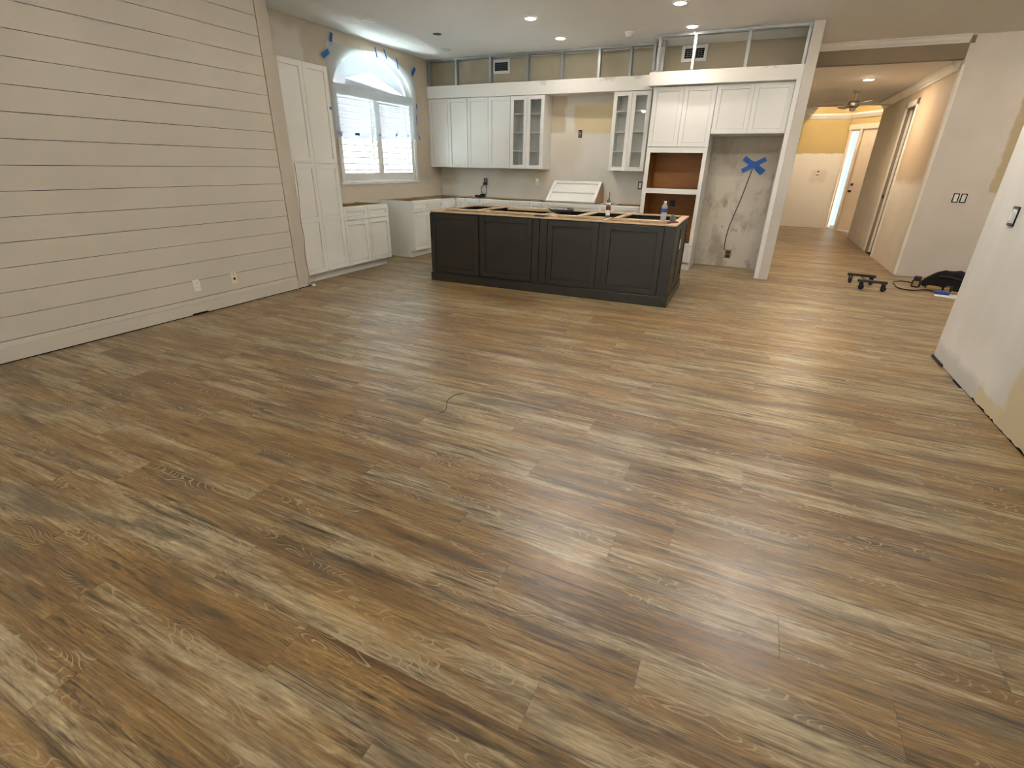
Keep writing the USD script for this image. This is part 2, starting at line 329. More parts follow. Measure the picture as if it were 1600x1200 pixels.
# floor: subfloor and vinyl planks laid across the room in staggered rows
fl = setting('floor', 'floor of brown and greyish vinyl wood planks throughout the room and hall', 'floor')
part(fl, 'subfloor', box(-5.9, 6.2, -5.4, 17.4, -0.15, -0.0065), M['void'])
PW, PL, Y0 = 0.187, 1.245, 0.969
ANCH = {-1: -0.324, 0: -0.063, 1: -0.61, 2: 0.335, 3: -0.278, 4: -0.063, 5: -0.788, 6: -0.347, 7: 0.19, 8: 0.595, 9: -0.227, 10: -0.811, 11: -0.553, 17: -0.168}
TONE = {(2, 0): (0.62, 0.62, 0.2), (2, -1): (0.45, 0.80, 0.9), (0, 0): (0.55, 0.66, 0.2), (0, -1): (0.35, 0.30, 0.6), (-1, 0): (0.5, 0.72, 0.8), (6, -1): (0.8, 0.85, 0.2), (11, 0): (0.8, 0.9, 0.2), (10, 0): (0.8, 0.9, 0.2), (2, -2): (0.7, 0.62, 0.1), (-1, -2): (0.7, 0.75, 0.3), (3, 0): (0.55, 0.75, 0.95), (1, -2): (0.65, 0.7, 0.1)}
rnd = random.Random(7)
def row_planks(k):
    """(x0, x1, tone, uv offset) of each plank of row k, over the whole width"""
    r = random.Random(1000 + k * 7); a = ANCH.get(k); r0 = r.uniform(-PL, 0)
    a = r0 if a is None else a
    out = []
    for j in range(-6, 8):
        t = TONE.get((k, j), (r.random(), r.random(), r.random()))
        out.append((a + j * PL, a + (j + 1) * PL, t, (r.uniform(0, 60), r.uniform(0, 60))))
    return out
def plank_mesh(x0, x1, y0, y1):
    b, z0, z1, g_ = 0.0007, -0.006, 0.0, 0.00025
    x0 += g_; x1 -= g_; y0 += g_; y1 -= g_
    V = [(x0, y0, z0), (x1, y0, z0), (x1, y1, z0), (x0, y1, z0), (x0, y0, z1 - b), (x1, y0, z1 - b), (x1, y1, z1 - b), (x0, y1, z1 - b), (x0 + b, y0 + b, z1), (x1 - b, y0 + b, z1), (x1 - b, y1 - b, z1), (x0 + b, y1 - b, z1)]
    F = [(8, 9, 10), (8, 10, 11)]
    for i in range(4):
        j = (i + 1) % 4
        F += [(i, j, j + 4), (i, j + 4, i + 4), (i + 4, j + 4, j + 8), (i + 4, j + 8, i + 8)]
    return np.array(V, float), np.array(F)
def add_planks(name, lst, kind=None):
    V, F, UV, T = [], [], [], []; n = 0
    for x0, x1, y0, y1, xs, ys, t, o in lst:
        v, f = plank_mesh(x0, x1, y0, y1)
        V.append(v); F.append(f + n); n += len(v)
        UV.append(np.c_[v[:, 0] - xs + o[0], v[:, 1] - ys + o[1]]); T.append(np.tile(t, (len(v), 1)))
    p = part(fl, name, (np.vstack(V), np.vstack(F)), M['plank'], uv=np.vstack(UV), kind=kind)
    pv = UsdGeom.PrimvarsAPI(stage.GetPrimAtPath(p)).CreatePrimvar('plank_tone', Sdf.ValueTypeNames.Float3Array, 'vertex')
    pv.Set(Vt.Vec3fArray.FromNumpy(np.vstack(T).astype(np.float32)))
far = []
K_LAST = 32                       # rows up to here are built plank by plank
for k in range(-34, 88):
    ya, yb = Y0 + k * PW, Y0 + (k + 1) * PW
    if ya > 16.9: break
    if yb < -5.2: continue
    for x0, x1, t, o in row_planks(k):
        lo, hi = (-5.6 if ya > 4.42 else -4.86), (1.593 if yb < 5.07 else (3.6 if ya < 9.28 else 2.075 if ya < 14.33 else 3.6))
        if ya >= 8.7: lo = 0.32
        a, b = max(x0, lo), min(x1, hi)
        if b - a < 0.03: continue
        item = (a, b, ya, yb, x0, ya, t, o)
        near = -4 <= k <= K_LAST and not (ya > 4.42 and b < -4.9) and a < 2.9
        if near and 5.55 < ya and yb < 6.8 and a > -3.75 and b < -0.75: near = False     # under the island
        # outside the picture's lower corners
        cpts = np.array([(q, s, -CAM_H) for q in np.linspace(a, b, 5) for s in (ya, yb)]) @ ROWS.T
        pu = cpts[:, :2] / np.maximum(cpts[:, 2:], 1e-3) * FPX
        if not ((cpts[:, 2] > 0.1) & (np.abs(pu[:, 0]) < 810) & (np.abs(pu[:, 1]) < 610)).any(): near = False
        if near: add_planks('plank', [item])
        else: far.append(item)
add_planks('far_planks', far, kind='stuff')

# ceilings
struct('ceiling', box(-5.75, 5.65, -5.35, 9.42, CZ, CZ + 0.12), M['ceiling'], 'white textured ceiling over the living room and kitchen', 'ceiling')
struct('ceiling_hall', box(0.205, 2.2, 9.42, 14.85, HZ, HZ + 0.12), M['hallceil'], 'lower ceiling of the hall', 'ceiling')
struct('ceiling_foyer', cat(box(2.2, 4.1, 14.2, 14.85, 3.4, 3.5), box(0.2, 4.1, 14.85, 17.0, 3.4, 3.5), box(0.2, 4.1, 14.73, 14.85, HZ + 0.12, 3.5)), M['hallceil'], 'raised ceiling of the foyer at the end of the hall', 'ceiling')

# left wall: shiplap boards over a backing wall
wl = setting('wall_left', 'left wall of wide off-white horizontal shiplap boards', 'wall')
part(wl, 'backing', box(-5.75, -4.873, -5.2, 4.43, 0, CZ), M['void'])
gz = [0.161 + 0.1713 * i for i in range(18)]
for i in range(17):
    z0, z1 = gz[i] + 0.0018, min(gz[i + 1] - 0.0018, CZ - 0.002)
    part(wl, 'shiplap_board', box(-4.873, -4.858, -5.2, 4.268, z0, z1, 0.0012), M['shiplap'])
bb = setting('baseboard_left', 'plain off-white baseboard under the shiplap, gapped and notched above the floor', 'baseboard')
def bb_prof(y0, y1, zb):
    return prism([(-4.873, zb), (-4.852, zb), (-4.852, 0.112), (-4.856, 0.120), (-4.858, 0.158), (-4.873, 0.158)], 'y', y0, y1)
part(bb, 'board', cat(bb_prof(-5.2, 2.93, 0.009), bb_prof(2.93, 3.10, 0.021), bb_prof(3.10, 4.268, 0.009)), M['shiplap'])
tr = struct('trim_1', cat(box(-4.875, -4.853, 4.275, 4.425, 0.012, CZ - 0.002, 0.002), box(-5.0, -4.875, 4.43, 4.445, 0.0, CZ)), M['trim'], 'tall flat corner trim board ending the shiplap wall beside the pantry', 'trim')
struct('trim_2', box(-4.925, -4.885, 4.446, 4.482, 0.02, CZ - 0.6, 0.002), M['trim'], 'narrow white filler strip standing between corner trim and pantry', 'trim')

# window wall
Yc, Ra, Rb, Zs, Zsill = 6.97, 0.955, 0.655, 2.27, 1.15
arch = [(Yc + Ra * math.cos(a), Zs + Rb * math.sin(a)) for a in np.linspace(0, math.pi, 41)]
opening = [(Yc - Ra, Zsill), (Yc + Ra, Zsill)] + arch
wallp = Polygon([(4.44, 0), (8.85, 0), (8.85, CZ), (4.44, CZ)], [opening])
struct('wall_window', prism(wallp, 'x', -5.75, -5.60), M['wall_window'], 'beige kitchen side wall around the arched window', 'wall')
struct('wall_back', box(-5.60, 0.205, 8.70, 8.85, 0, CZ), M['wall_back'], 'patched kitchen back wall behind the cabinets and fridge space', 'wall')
struct('wall_stub', box(0.205, 0.325, 7.872, 16.9, 0, CZ - 0.001), M['stubwall'], 'pale stub wall end between fridge space and hall', 'wall')
struct('wall_hall_front', box(2.075, 5.5, 9.28, 9.42, 0, CZ), M['wall_hall_front'], 'primed wall facing the room right of the hall opening', 'wall')
struct('trim_3', box(0.325, 2.075, 9.30, 9.42, HZ, CZ), M['header'], 'old brown painted header above the hall opening', 'header')
# right wall of the hall, with a doorway
hp = Polygon([(9.42, 0), (11.20, 0), (11.20, 2.46), (11.87, 2.46), (11.87, 0), (14.33, 0), (14.33, HZ + 0.12), (9.42, HZ + 0.12)])
struct('wall_hall_right', prism(hp, 'x', 2.075, 2.20), M['wall_hall'], 'right wall of the hall, tan above and primed below', 'wall')
struct('wall_foyer_side', box(2.2, 4.1, 14.20, 14.33, 0, 3.4), M['wall_foyer'], 'side wall of the foyer hidden behind the hall wall', 'wall')
struct('wall_foyer', box(0.325, 1.80, 16.4, 16.5, 0, 3.4), M['wall_foyer'], 'foyer end wall, golden yellow above and unpainted peach below', 'wall')
# angled foyer wall with the front door and its sidelight
A0 = np.array([1.77, 16.40]); AD = np.array([0.565, -0.825]); AD /= np.linalg.norm(AD); AN = np.array([AD[1], -AD[0]])   # AN points towards the room
ANG = math.degrees(math.atan2(AD[1], AD[0]))
def ang(m): return xf(m, (A0[0], A0[1], 0), rz=ANG)      # local x along the wall, local y away from the room
fw = Polygon([(0, 0), (0.03, 0), (0.03, 2.42), (1.47, 2.42), (1.47, 0), (2.5, 0), (2.5, 3.4), (0, 3.4)])
struct('wall_foyer_door', ang(prism(fw, 'y', 0.0, 0.12)), M['wall_foyer'], 'angled yellow foyer wall that holds the front door', 'wall')
rj = random.Random(5)
jag = [(5.074, 0.002), (4.2, 0.003)]
yj = 4.16
while yj > -5.15:
    jag.append((yj, rj.choice((0.002, 0.004, 0.007, 0.011, 0.016)) if yj < 4.15 else rj.uniform(0.001, 0.004))); yj -= rj.uniform(0.015, 0.05) if yj > 2.5 else 0.3
nrp = Polygon([(5.074, CZ)] + jag + [(-5.2, 0.005), (-5.2, CZ)])
struct('wall_near_right', cat(prism(nrp, 'x', 1.593, 1.61), box(1.61, 1.72, -5.2, 5.074, 0.002, CZ)), M['wall_near'], 'skim coated grey-white wall at the near right edge', 'wall')
struct('wall_east', box(5.5, 5.65, -5.2, 9.42, 0, CZ), M['plain_wall'], 'far right wall hidden behind the near right wall', 'wall')
pw = Polygon([(-5.75, 0), (5.65, 0), (5.65, CZ), (-5.75, CZ)], [[(-3.95, 0.05), (0.55, 0.05), (0.55, 2.45), (-3.95, 2.45)]])
struct('wall_rear', prism(pw, 'y', -5.35, -5.2), M['plain_wall'], 'unseen wall behind the camera with an opening added for the fill light', 'wall')  # the door opening is invented to hold the rear fill light
struct('trim_9', box(1.6005, 1.6095, -5.19, 5.07, 0.0005, 0.03), M['void'], 'dark ragged gap under the near right wall where a baseboard was removed', 'gap')
# foyer crown band and hall crown
cb = [(0, 2.655), (-0.02, 2.655), (-0.09, 2.735), (-0.09, 2.772), (0, 2.772)]
crown_pts = [(16.4 + q, s) for q, s in cb]
struct('trim_4', cat(prism(crown_pts, 'x', 0.325, 1.80), ang(prism([(q, s) for q, s in cb], 'x', -0.02, 2.3))), M['cream'], 'cream crown band running around the foyer walls', 'crown moulding')
struct('trim_5', box(0.325, 0.86, 14.86, 16.39, 2.774, 3.2), M['hallceil'], 'pale dropped corner of the foyer ceiling', 'ceiling')
cr = [(0, 0), (0, -0.115), (-0.012, -0.115), (-0.022, -0.095), (-0.05, -0.07), (-0.078, -0.03), (-0.095, -0.018), (-0.095, 0)]
struct('trim_6', prism([(2.075 + a, HZ + b) for a, b in cr], 'y', 9.43, 14.33), M['cream'], 'white crown moulding along the right side of the hall ceiling', 'crown moulding')
struct('trim_7', prism([(9.28 + a * 0.9 + 0.02, CZ + b * 0.75) for a, b in cr], 'x', 0.34, 2.06), M['hallceil'], 'pale crown moulding cut off short above the hall header', 'crown moulding')
struct('trim_8', box(2.060, 2.098, 9.265, 9.279, 0.02, 2.72, 0.003), M['cream'], 'thin corner bead along the edge of the hall opening', 'corner trim')

# hall doorway casing and door
d1 = setting('door_1', 'dark recessed doorway with pale casing on the right side of the hall', 'door')
part(d1, 'casing', cat(box(2.055, 2.075, 11.115, 11.205, 0.005, 2.55, 0.004), box(2.055, 2.075, 11.865, 11.955, 0.005, 2.55, 0.004), box(2.055, 2.075, 11.115, 11.955, 2.455, 2.55, 0.004)), M['cream'])
M['taupe'] = paint('taupe_door', (0.25, 0.205, 0.145), 0.5, 0.04, 4)
part(d1, 'jamb', cat(box(2.076, 2.199, 11.85, 11.869, 0.002, 2.458), box(2.076, 2.199, 11.201, 11.22, 0.002, 2.458), box(2.076, 2.199, 11.22, 11.85, 2.44, 2.458)), M['taupe'])
part(d1, 'door_stop', cat(box(2.12, 2.155, 11.838, 11.85, 0.002, 2.44), box(2.12, 2.155, 11.22, 11.85, 2.428, 2.44)), M['cream'])
part(d1, 'strike_plate', box(2.08, 2.11, 11.846, 11.851, 0.98, 1.04), M['black'])
part(d1, 'door_panel', box(2.158, 2.195, 11.222, 11.848, 0.008, 2.43), M['taupe'])

# front door and sidelight in the angled foyer wall
d2 = setting('door_2', 'cream front door at the end of the foyer beside a bright sidelight', 'door')
part(d2, 'frame', ang(cat(box(0.03, 0.06, -0.02, 0.12, 0, 2.42), box(0.36, 0.44, -0.02, 0.12, 0, 2.42), box(1.42, 1.47, -0.02, 0.12, 0, 2.42), box(0.0, 1.52, -0.025, -0.001, 2.40, 2.52, 0.004), box(0.03, 1.47, 0.0, 0.12, 2.385, 2.42))), M['doorpaint'])
lf = part(d2, 'door_leaf', ang(cat(box(0.445, 1.415, 0.03, 0.07, 0.02, 2.38), box(0.445, 1.415, 0.0, 0.005, 0.0, 0.001))), M['doorpaint'])
part(lf, 'deadbolt', ang(xf(lathe([(0, 0), (0.033, 0), (0.03, 0.02), (0, 0.022)], 16), (0.53, 0.03, 1.13), rx=90)), M['black'])
part(lf, 'door_knob', ang(xf(lathe([(0, 0), (0.03, 0), (0.012, 0.01), (0.012, 0.03), (0.03, 0.04), (0.026, 0.06), (0, 0.066)], 16), (0.53, 0.03, 0.97), rx=90)), M['black'])
w2_ = setting('window_2', 'tall narrow bright sidelight window left of the front door', 'window')
part(w2_, 'window_frame', ang(cat(box(0.06, 0.085, 0.02, 0.07, 0.03, 2.385), box(0.335, 0.36, 0.02, 0.07, 0.03, 2.385), box(0.06, 0.36, 0.02, 0.07, 0.002, 0.04), box(0.06, 0.36, 0.02, 0.07, 2.36, 2.385))), M['white'])
part(w2_, 'pane', ang(box(0.085, 0.335, 0.043, 0.047, 0.04, 2.36)), M['pane'])

# arched kitchen window
w1 = setting('window_1', 'arched kitchen window with white frame', 'window')
def arch_ring(d0, d1_, z0):
    out = [(Yc - Ra + d0, z0 + d0), (Yc + Ra - d0, z0 + d0)] + [(Yc + (Ra - d0) * math.cos(a), Zs + (Rb - d0) * math.sin(a)) for a in np.linspace(0, math.pi, 41)]
    inn = [(Yc - Ra + d1_, z0 + d1_), (Yc + Ra - d1_, z0 + d1_)] + [(Yc + (Ra - d1_) * math.cos(a), Zs + (Rb - d1_) * math.sin(a)) for a in np.linspace(0, math.pi, 41)]
    return Polygon(out, [inn])
part(w1, 'window_frame', prism(arch_ring(0.0, 0.05, Zsill), 'x', -5.735, -5.69), M['white'])
part(w1, 'mullion', cat(box(-5.735, -5.69, Yc - 0.10, Yc - 0.04, Zsill + 0.05, Zs + 0.03), box(-5.735, -5.69, Yc - Ra + 0.05, Yc + Ra - 0.05, Zs + 0.03, Zs + 0.08)), M['white'])
part(w1, 'pane', prism(Polygon(arch_ring(0.05, 0.06, Zsill).interiors[0]).buffer(0.01), 'x', -5.715, -5.711), M['pane'])
part(w1, 'window_sill', box(-5.69, -5.585, Yc - Ra - 0.03, Yc + Ra + 0.03, 1.112, 1.149, 0.004), M['white'])

# ================================================================ outside the kitchen window
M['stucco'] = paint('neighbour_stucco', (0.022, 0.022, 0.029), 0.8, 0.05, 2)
M['gable'] = plain('white_gable', (0.40, 0.39, 0.39), 0.6)
nbh = thing('neighbouring_house', 'pale grey neighbouring house with a white gable beyond the kitchen window', 'house')
part(nbh, 'wall', prism([(2, -0.2), (17, -0.2), (17, 2.9), (13.0, 2.98), (12.34, 3.11), (11.23, 3.30), (10.59, 3.24), (9.7, 3.34), (2, 3.9)], 'x', -13.0, -9.35), M['stucco'])
part(nbh, 'gable', prism([(10.5, 3.235), (11.29, 3.44), (12.5, 3.09), (11.23, 3.19)], 'x', -9.348, -9.2), M['gable'])
part(nbh, 'downpipe', box(-9.34, -9.24, 9.05, 9.17, -0.2, 3.2, 0.01), M['gable'])
M['lawn'] = paint('outdoor_ground', (0.27, 0.33, 0.33), 0.9, 0.2, 3)
struct('ground', box(-30, -5.9, -12, 30, -0.4, -0.2), M['lawn'], 'ground outside the kitchen window', 'ground')

N_PLANKS = used.get((fl, 'plank'))
# ================================================================ kitchen cabinets
def shaker(parent, name, x0, x1, z0, z1, y0=0.0, fw=0.058, m='cabinet', t=0.020, glassy=False, label=None, midrail=None):
    """a shaker front: rails and stiles as one part, its recessed panel a sub-part; faces -y at y0"""
    b = 0.0015; W_ = min(fw, 0.42 * (z1 - z0)) if (z1 - z0) < 0.25 else fw
    fr = [box(x0, x0 + fw, y0, y0 + t, z0, z1, b), box(x1 - fw, x1, y0, y0 + t, z0, z1, b),
          box(x0 + fw, x1 - fw, y0, y0 + t, z0, z0 + W_, b), box(x0 + fw, x1 - fw, y0, y0 + t, z1 - W_, z1, b)]
    if midrail: fr.append(box(x0 + fw, x1 - fw, y0, y0 + t, midrail[0], midrail[1], b))
    if not glassy: fr.append(box(x0 + 0.01, x1 - 0.01, y0 + t - 0.0012, y0 + t, z0 + 0.01, z1 - 0.01))
    p = part(parent, name, cat(*fr), M[m], label=label)
    if glassy:
        part(p, 'glass_pane', box(x0 + fw - 0.005, x1 - fw + 0.005, y0 + 0.009, y0 + 0.013, z0 + W_ - 0.005, z1 - W_ + 0.005), M['cabglass'])
    else:
        spans = [(z0 + W_, z1 - W_)] if not midrail else [(z0 + W_, midrail[0]), (midrail[1], z1 - W_)]
        for s0, s1 in spans:
            part(p, 'panel', box(x0 + fw + 0.003, x1 - fw - 0.003, y0 + 0.011, y0 + t - 0.0013, s0 + 0.003, s1 - 0.003), M[m])
    return p
TOP = 0.876
def base_cabinet(label, loc, rotz, w, fronts, depth=0.60, side_m='cabinet'):
    t = thing('base_cabinet', label, 'cabinet', loc, rotz)
    D = depth + 0.02
    side = [(0.021, 0.105), (0.095, 0.105), (0.095, 0.0), (D, 0.0), (D, TOP), (0.021, TOP)]
    part(t, 'side_panel', prism(side, 'x', 0.0005, 0.018), M[side_m]); part(t, 'side_panel', prism(side, 'x', w - 0.018, w - 0.0005), M[side_m])
    part(t, 'face_frame', cat(box(0.018, w - 0.018, 0.021, 0.039, 0.105, 0.125), box(0.018, w - 0.018, 0.021, 0.039, TOP - 0.03, TOP), box(0.018, 0.03, 0.021, 0.039, 0.125, TOP - 0.03), box(w - 0.03, w - 0.018, 0.021, 0.039, 0.125, TOP - 0.03)), M['cabinet'])
    part(t, 'interior', cat(box(0.0185, w - 0.0185, D - 0.012, D - 0.002, 0.105, TOP - 0.002), box(0.0185, w - 0.0185, 0.04, D - 0.012, 0.107, 0.12), box(0.0185, 0.022, 0.04, D - 0.012, 0.12, TOP - 0.001), box(w - 0.022, w - 0.0185, 0.04, D - 0.012, 0.12, TOP - 0.001)), M['plyin'])
    part(t, 'stretcher', box(0.0185, w - 0.0185, 0.04, 0.10, TOP - 0.018, TOP - 0.001), M['ply']); part(t, 'stretcher', box(0.0185, w - 0.0185, D - 0.07, D - 0.013, TOP - 0.018, TOP - 0.001), M['ply'])
    part(t, 'toe_kick', box(0.0185, w - 0.0185, 0.095, 0.107, 0.0, 0.104), M['cabinet'])
    for kind, x0, x1, z0, z1 in fronts: shaker(t, kind, x0, x1, z0, z1, fw=0.05 if kind == 'drawer_front' else 0.058)
    return t
G = 0.0015
def dd(w):   # two drawers over two doors
    h = w / 2
    return [('drawer_front', G, h - G, 0.705, 0.862), ('drawer_front', h + G, w - G, 0.705, 0.862), ('door', G, h - G, 0.112, 0.700), ('door', h + G, w - G, 0.112, 0.700)]
FX = -4.93
# pantry (left run faces +x: rotated 90 degrees)
pt = thing('pantry_cabinet', 'tall white pantry cabinet left of the window reaching high up the wall', 'cabinet', (FX, 4.484, 0), 90)
PWD = 0.764
part(pt, 'body', cat(box(0.0, PWD, 0.021, 0.665, 0.106, 2.455), box(0.0, PWD, 0.095, 0.665, 0.0, 0.106)), M['cabinet'])
for a, b in ((G, PWD / 2 - G), (PWD / 2 + G, PWD - G)):
    shaker(pt, 'upper_door', a, b, 1.405, 2.452)
for a, b in ((G, PWD / 2 - G), (PWD / 2 + G, PWD - G)):
    shaker(pt, 'lower_door', a, b, 0.112, 1.399, midrail=(0.735, 0.795))
base_cabinet('white base cabinet between the tall pantry and the dishwasher gap under the window', (FX, 5.251, 0), 90, 0.925, dd(0.925), 0.645)
w = 0.86
base_cabinet('white sink base cabinet with plain end panel right of the dishwasher gap', (FX, 6.805, 0), 90, w, dd(w), 0.645)
cf = thing('corner_cabinet', 'white corner base cabinet filling the angle of the two kitchen runs', 'cabinet', (FX, 7.667, 0), 90)
part(cf, 'face', cat(box(0.0, 0.42, 0.0, 0.018, 0.112, 0.862, 0.001), box(0.0, 0.42, 0.021, 0.04, 0.1, TOP)), M['cabinet'])
part(cf, 'toe_kick', box(0.0, 0.42, 0.095, 0.107, 0.0, 0.104), M['cabinet'])
part(cf, 'stretcher', cat(box(0.0, 1.02, 0.6, 0.662, TOP - 0.02, TOP - 0.001), box(0.0, 0.02, 0.04, 0.6, 0.1, TOP - 0.001), box(0.96, 1.02, 0.0, 0.6, TOP - 0.02, TOP - 0.001)), M['ply'])
# back run of base cabinets, faces towards the room
FY = 8.07
specs = [(-4.91, -4.725, 'narrow white base cabinet at the left end of the back run', 1), (-4.722, -4.425, 'white base cabinet second from the left of the back run', 1), (-4.42, -3.475, 'wide white base cabinet below the loose wall cord', 1), (-3.47, -3.22, 'slim white base cabinet just left of the sloped hood', 1),
         (-3.215, -2.292, 'white base cabinet below the sloped hood', 1), (-2.288, -2.08, 'slim white base cabinet just right of the sloped hood', 1), (-2.075, -1.63, 'white base cabinet beside the tall oven cabinet', 1)]
for x0, x1, lab, _ in specs:
    w = x1 - x0
    doors = [('door', G, w - G, 0.112, 0.700)] if w < 0.55 else [('door', G, w / 2 - G, 0.112, 0.700), ('door', w / 2 + G, w - G, 0.112, 0.700)]
    base_cabinet(lab, (x0, FY, 0), 0, w, [('drawer_front', G, w - G, 0.705, 0.862)] + doors, 0.605)

# wall cabinets
UY, UZ0, UZ1 = 8.352, 1.372, 2.462
def wall_cabinet(label, x0, x1, glassy=False):
    t = thing('wall_cabinet', label, 'cabinet', (x0, UY, 0)); w = x1 - x0; D = 8.697 - UY
    if not glassy:
        part(t, 'body', box(0.0005, w - 0.0005, 0.021, D, UZ0, UZ1), M['cabinet'])
    else:
        part(t, 'body', cat(box(0.0005, 0.018, 0.021, D, UZ0, UZ1), box(w - 0.018, w - 0.0005, 0.021, D, UZ0, UZ1), box(0.018, w - 0.018, 0.021, D, UZ0, UZ0 + 0.018), box(0.018, w - 0.018, 0.021, D, UZ1 - 0.018, UZ1), box(0.018, w - 0.018, D - 0.01, D, UZ0 + 0.018, UZ1 - 0.018)), M['cabinet'])
        for q in (1.65, 1.925, 2.205):
            part(t, 'shelf', box(0.0185, w - 0.0185, 0.045, D - 0.011, q - 0.009, q + 0.009), M['cabinet'])
    for a, b in ((G, w / 2 - G), (w / 2 + G, w - G)):
        shaker(t, 'door', a, b, UZ0 + 0.002, UZ1 - 0.004, glassy=glassy)
wall_cabinet('white two-door wall cabinet in the left corner by the window', -5.595, -4.815)
wall_cabinet('white two-door wall cabinet second from the left on the back wall', -4.81, -3.992)
wall_cabinet('white glass-door wall cabinet left of the hood gap', -3.988, -3.385, True)
wall_cabinet('white glass-door wall cabinet right of the hood gap', -2.262, -1.70, True)

# oven tower
OY = 8.03
ot = thing('oven_cabinet', 'tall white oven cabinet with two open brown appliance bays', 'cabinet', (-1.615, OY, 0)); w = 0.84; D = 8.697 - OY
oz = [(1.150, 1.630), (0.395, 1.080)]
part(ot, 'body', cat(box(0.0005, 0.02, 0.02, D, 0.0, 2.46), box(w - 0.02, w - 0.0005, 0.02, D, 0.0, 2.46), box(0.02, w - 0.02, 0.05, D, 1.70, 2.46), box(0.02, w - 0.02, 0.05, D, 0.0, 0.36), box(0.02, w - 0.02, D - 0.01, D, 0.36, 1.70)), M['cabinet'])
part(ot, 'face_frame', cat(box(0.0, 0.058, 0.0, 0.0205, 0.355, 1.70, 0.001), box(w - 0.052, w, 0.0, 0.0205, 0.355, 1.70, 0.001), box(0.058, w - 0.052, 0.0, 0.0205, 1.63, 1.70, 0.001), box(0.058, w - 0.052, 0.0, 0.0205, 1.08, 1.15, 0.001), box(0.058, w - 0.052, 0.0, 0.0205, 0.355, 0.395, 0.001)), M['cabinet'])
for z0, z1 in oz:
    part(ot, 'bay_lining', cat(box(0.021, w - 0.021, D - 0.02, D - 0.011, z0 - 0.03, z1 + 0.04), box(0.021, 0.03, 0.021, D - 0.02, z0 - 0.03, z1 + 0.04), box(w - 0.03, w - 0.021, 0.021, D - 0.02, z0 - 0.03, z1 + 0.04), box(0.03, w - 0.03, 0.021, D - 0.02, z0 - 0.03, z0 - 0.012), box(0.03, w - 0.03, 0.021, D - 0.02, z1 + 0.025, z1 + 0.04)), M['brown'], label='brown veneer lining of the appliance bay')
for a, b in ((G, w / 2 - G), (w / 2 + G, w - G)): shaker(ot, 'door', a, b, 1.706, 2.452)
shaker(ot, 'drawer_front', G, w - G, 0.112, 0.350)
part(ot, 'toe_kick', box(0.02, w - 0.02, 0.06, 0.075, 0.0, 0.104), M['cabinet'])
ob = part(ot, 'outlet_box', box(0.34, 0.42, D - 0.026, D - 0.0205, 0.87, 0.955, 0.002), M['black'], label='black open outlet box at the back of the lower bay')
part(ob, 'wire', tube(spline([(0.385, D - 0.028, 0.935), (0.395, D - 0.05, 0.91), (0.375, D - 0.05, 0.90), (0.372, D - 0.03, 0.885)], 14), 0.004), M['grey'])

# cabinet above the fridge space and its end panel
fc = thing('fridge_cabinet', 'white two-door cabinet over the empty fridge space', 'cabinet', (-0.772, OY, 0)); w = 0.917
part(fc, 'body', box(0.0005, w - 0.0005, 0.021, 8.697 - OY, 1.868, 2.46), M['cabinet'])
for a, b in ((G, w / 2 - G), (w / 2 + G, w - G)): shaker(fc, 'door', a, b, 1.87, 2.452)
ep = thing('fridge_end_panel', 'tall white panel right of the empty fridge space', 'panel', (0.1465, 0, 0))
part(ep, 'panel', box(0, 0.019, 7.93, 8.697, 0.0, 2.46, 0.001), M['cabinet']); part(ep, 'front_stile', box(0, 0.0575, 7.885, 7.929, 0.0, 2.46, 0.002), M['cabinet'])

# soffits of white drywall with bare metal studs above
def framing(label_s, label_f, x0, x1, y, z0, z1, xs, extra=()):
    single('soffit', box(x0, x1, y, 8.699, z0, z1), M['soffit'], label_s, 'soffit', kind='structure')
    t = thing('stud_frame', label_f, 'stud frame', (0, 0, 0))
    part(t, 'top_track', cat(box(x0, x1, y + 0.004, y + 0.006, CZ - 0.034, CZ - 0.003), box(x0, x1, y + 0.006, y + 0.09, CZ - 0.005, CZ - 0.002), box(x0, x1, y + 0.09, y + 0.092, CZ - 0.034, CZ - 0.003)), M['steel'])
    part(t, 'bottom_track', box(x0, x1, y + 0.02, y + 0.085, z1 + 0.0005, z1 + 0.003), M['steel'])
    for x in xs:
        c = [box(x - 0.017, x - 0.0155, y + 0.008, y + 0.088, z1 + 0.003, CZ - 0.006), box(x - 0.0155, x + 0.017, y + 0.008, y + 0.0095, z1 + 0.003, CZ - 0.006), box(x - 0.0155, x + 0.017, y + 0.0865, y + 0.088, z1 + 0.003, CZ - 0.006)]
        part(t, 'stud', cat(*c), M['steel'])
    for e in extra: part(t, 'stud', e, M['steel'])
    return t
framing('white drywall soffit strip above the left wall cabinets and hood gap', 'bare metal stud framing above the left wall cabinets', -5.598, -1.695, 8.335, 2.465, 2.652, [-5.575, -5.01, -4.36, -3.70, -3.12, -2.53, -2.06, -1.725])
framing('white drywall soffit strip above the oven cabinet and fridge space', 'bare metal stud framing above the fridge space', -1.675, 0.204, 7.925, 2.463, 2.622, [-1.585, -1.13, -0.48, 0.178], [box(-1.60, -1.565, 8.24, 8.325, 2.625, CZ - 0.004)])

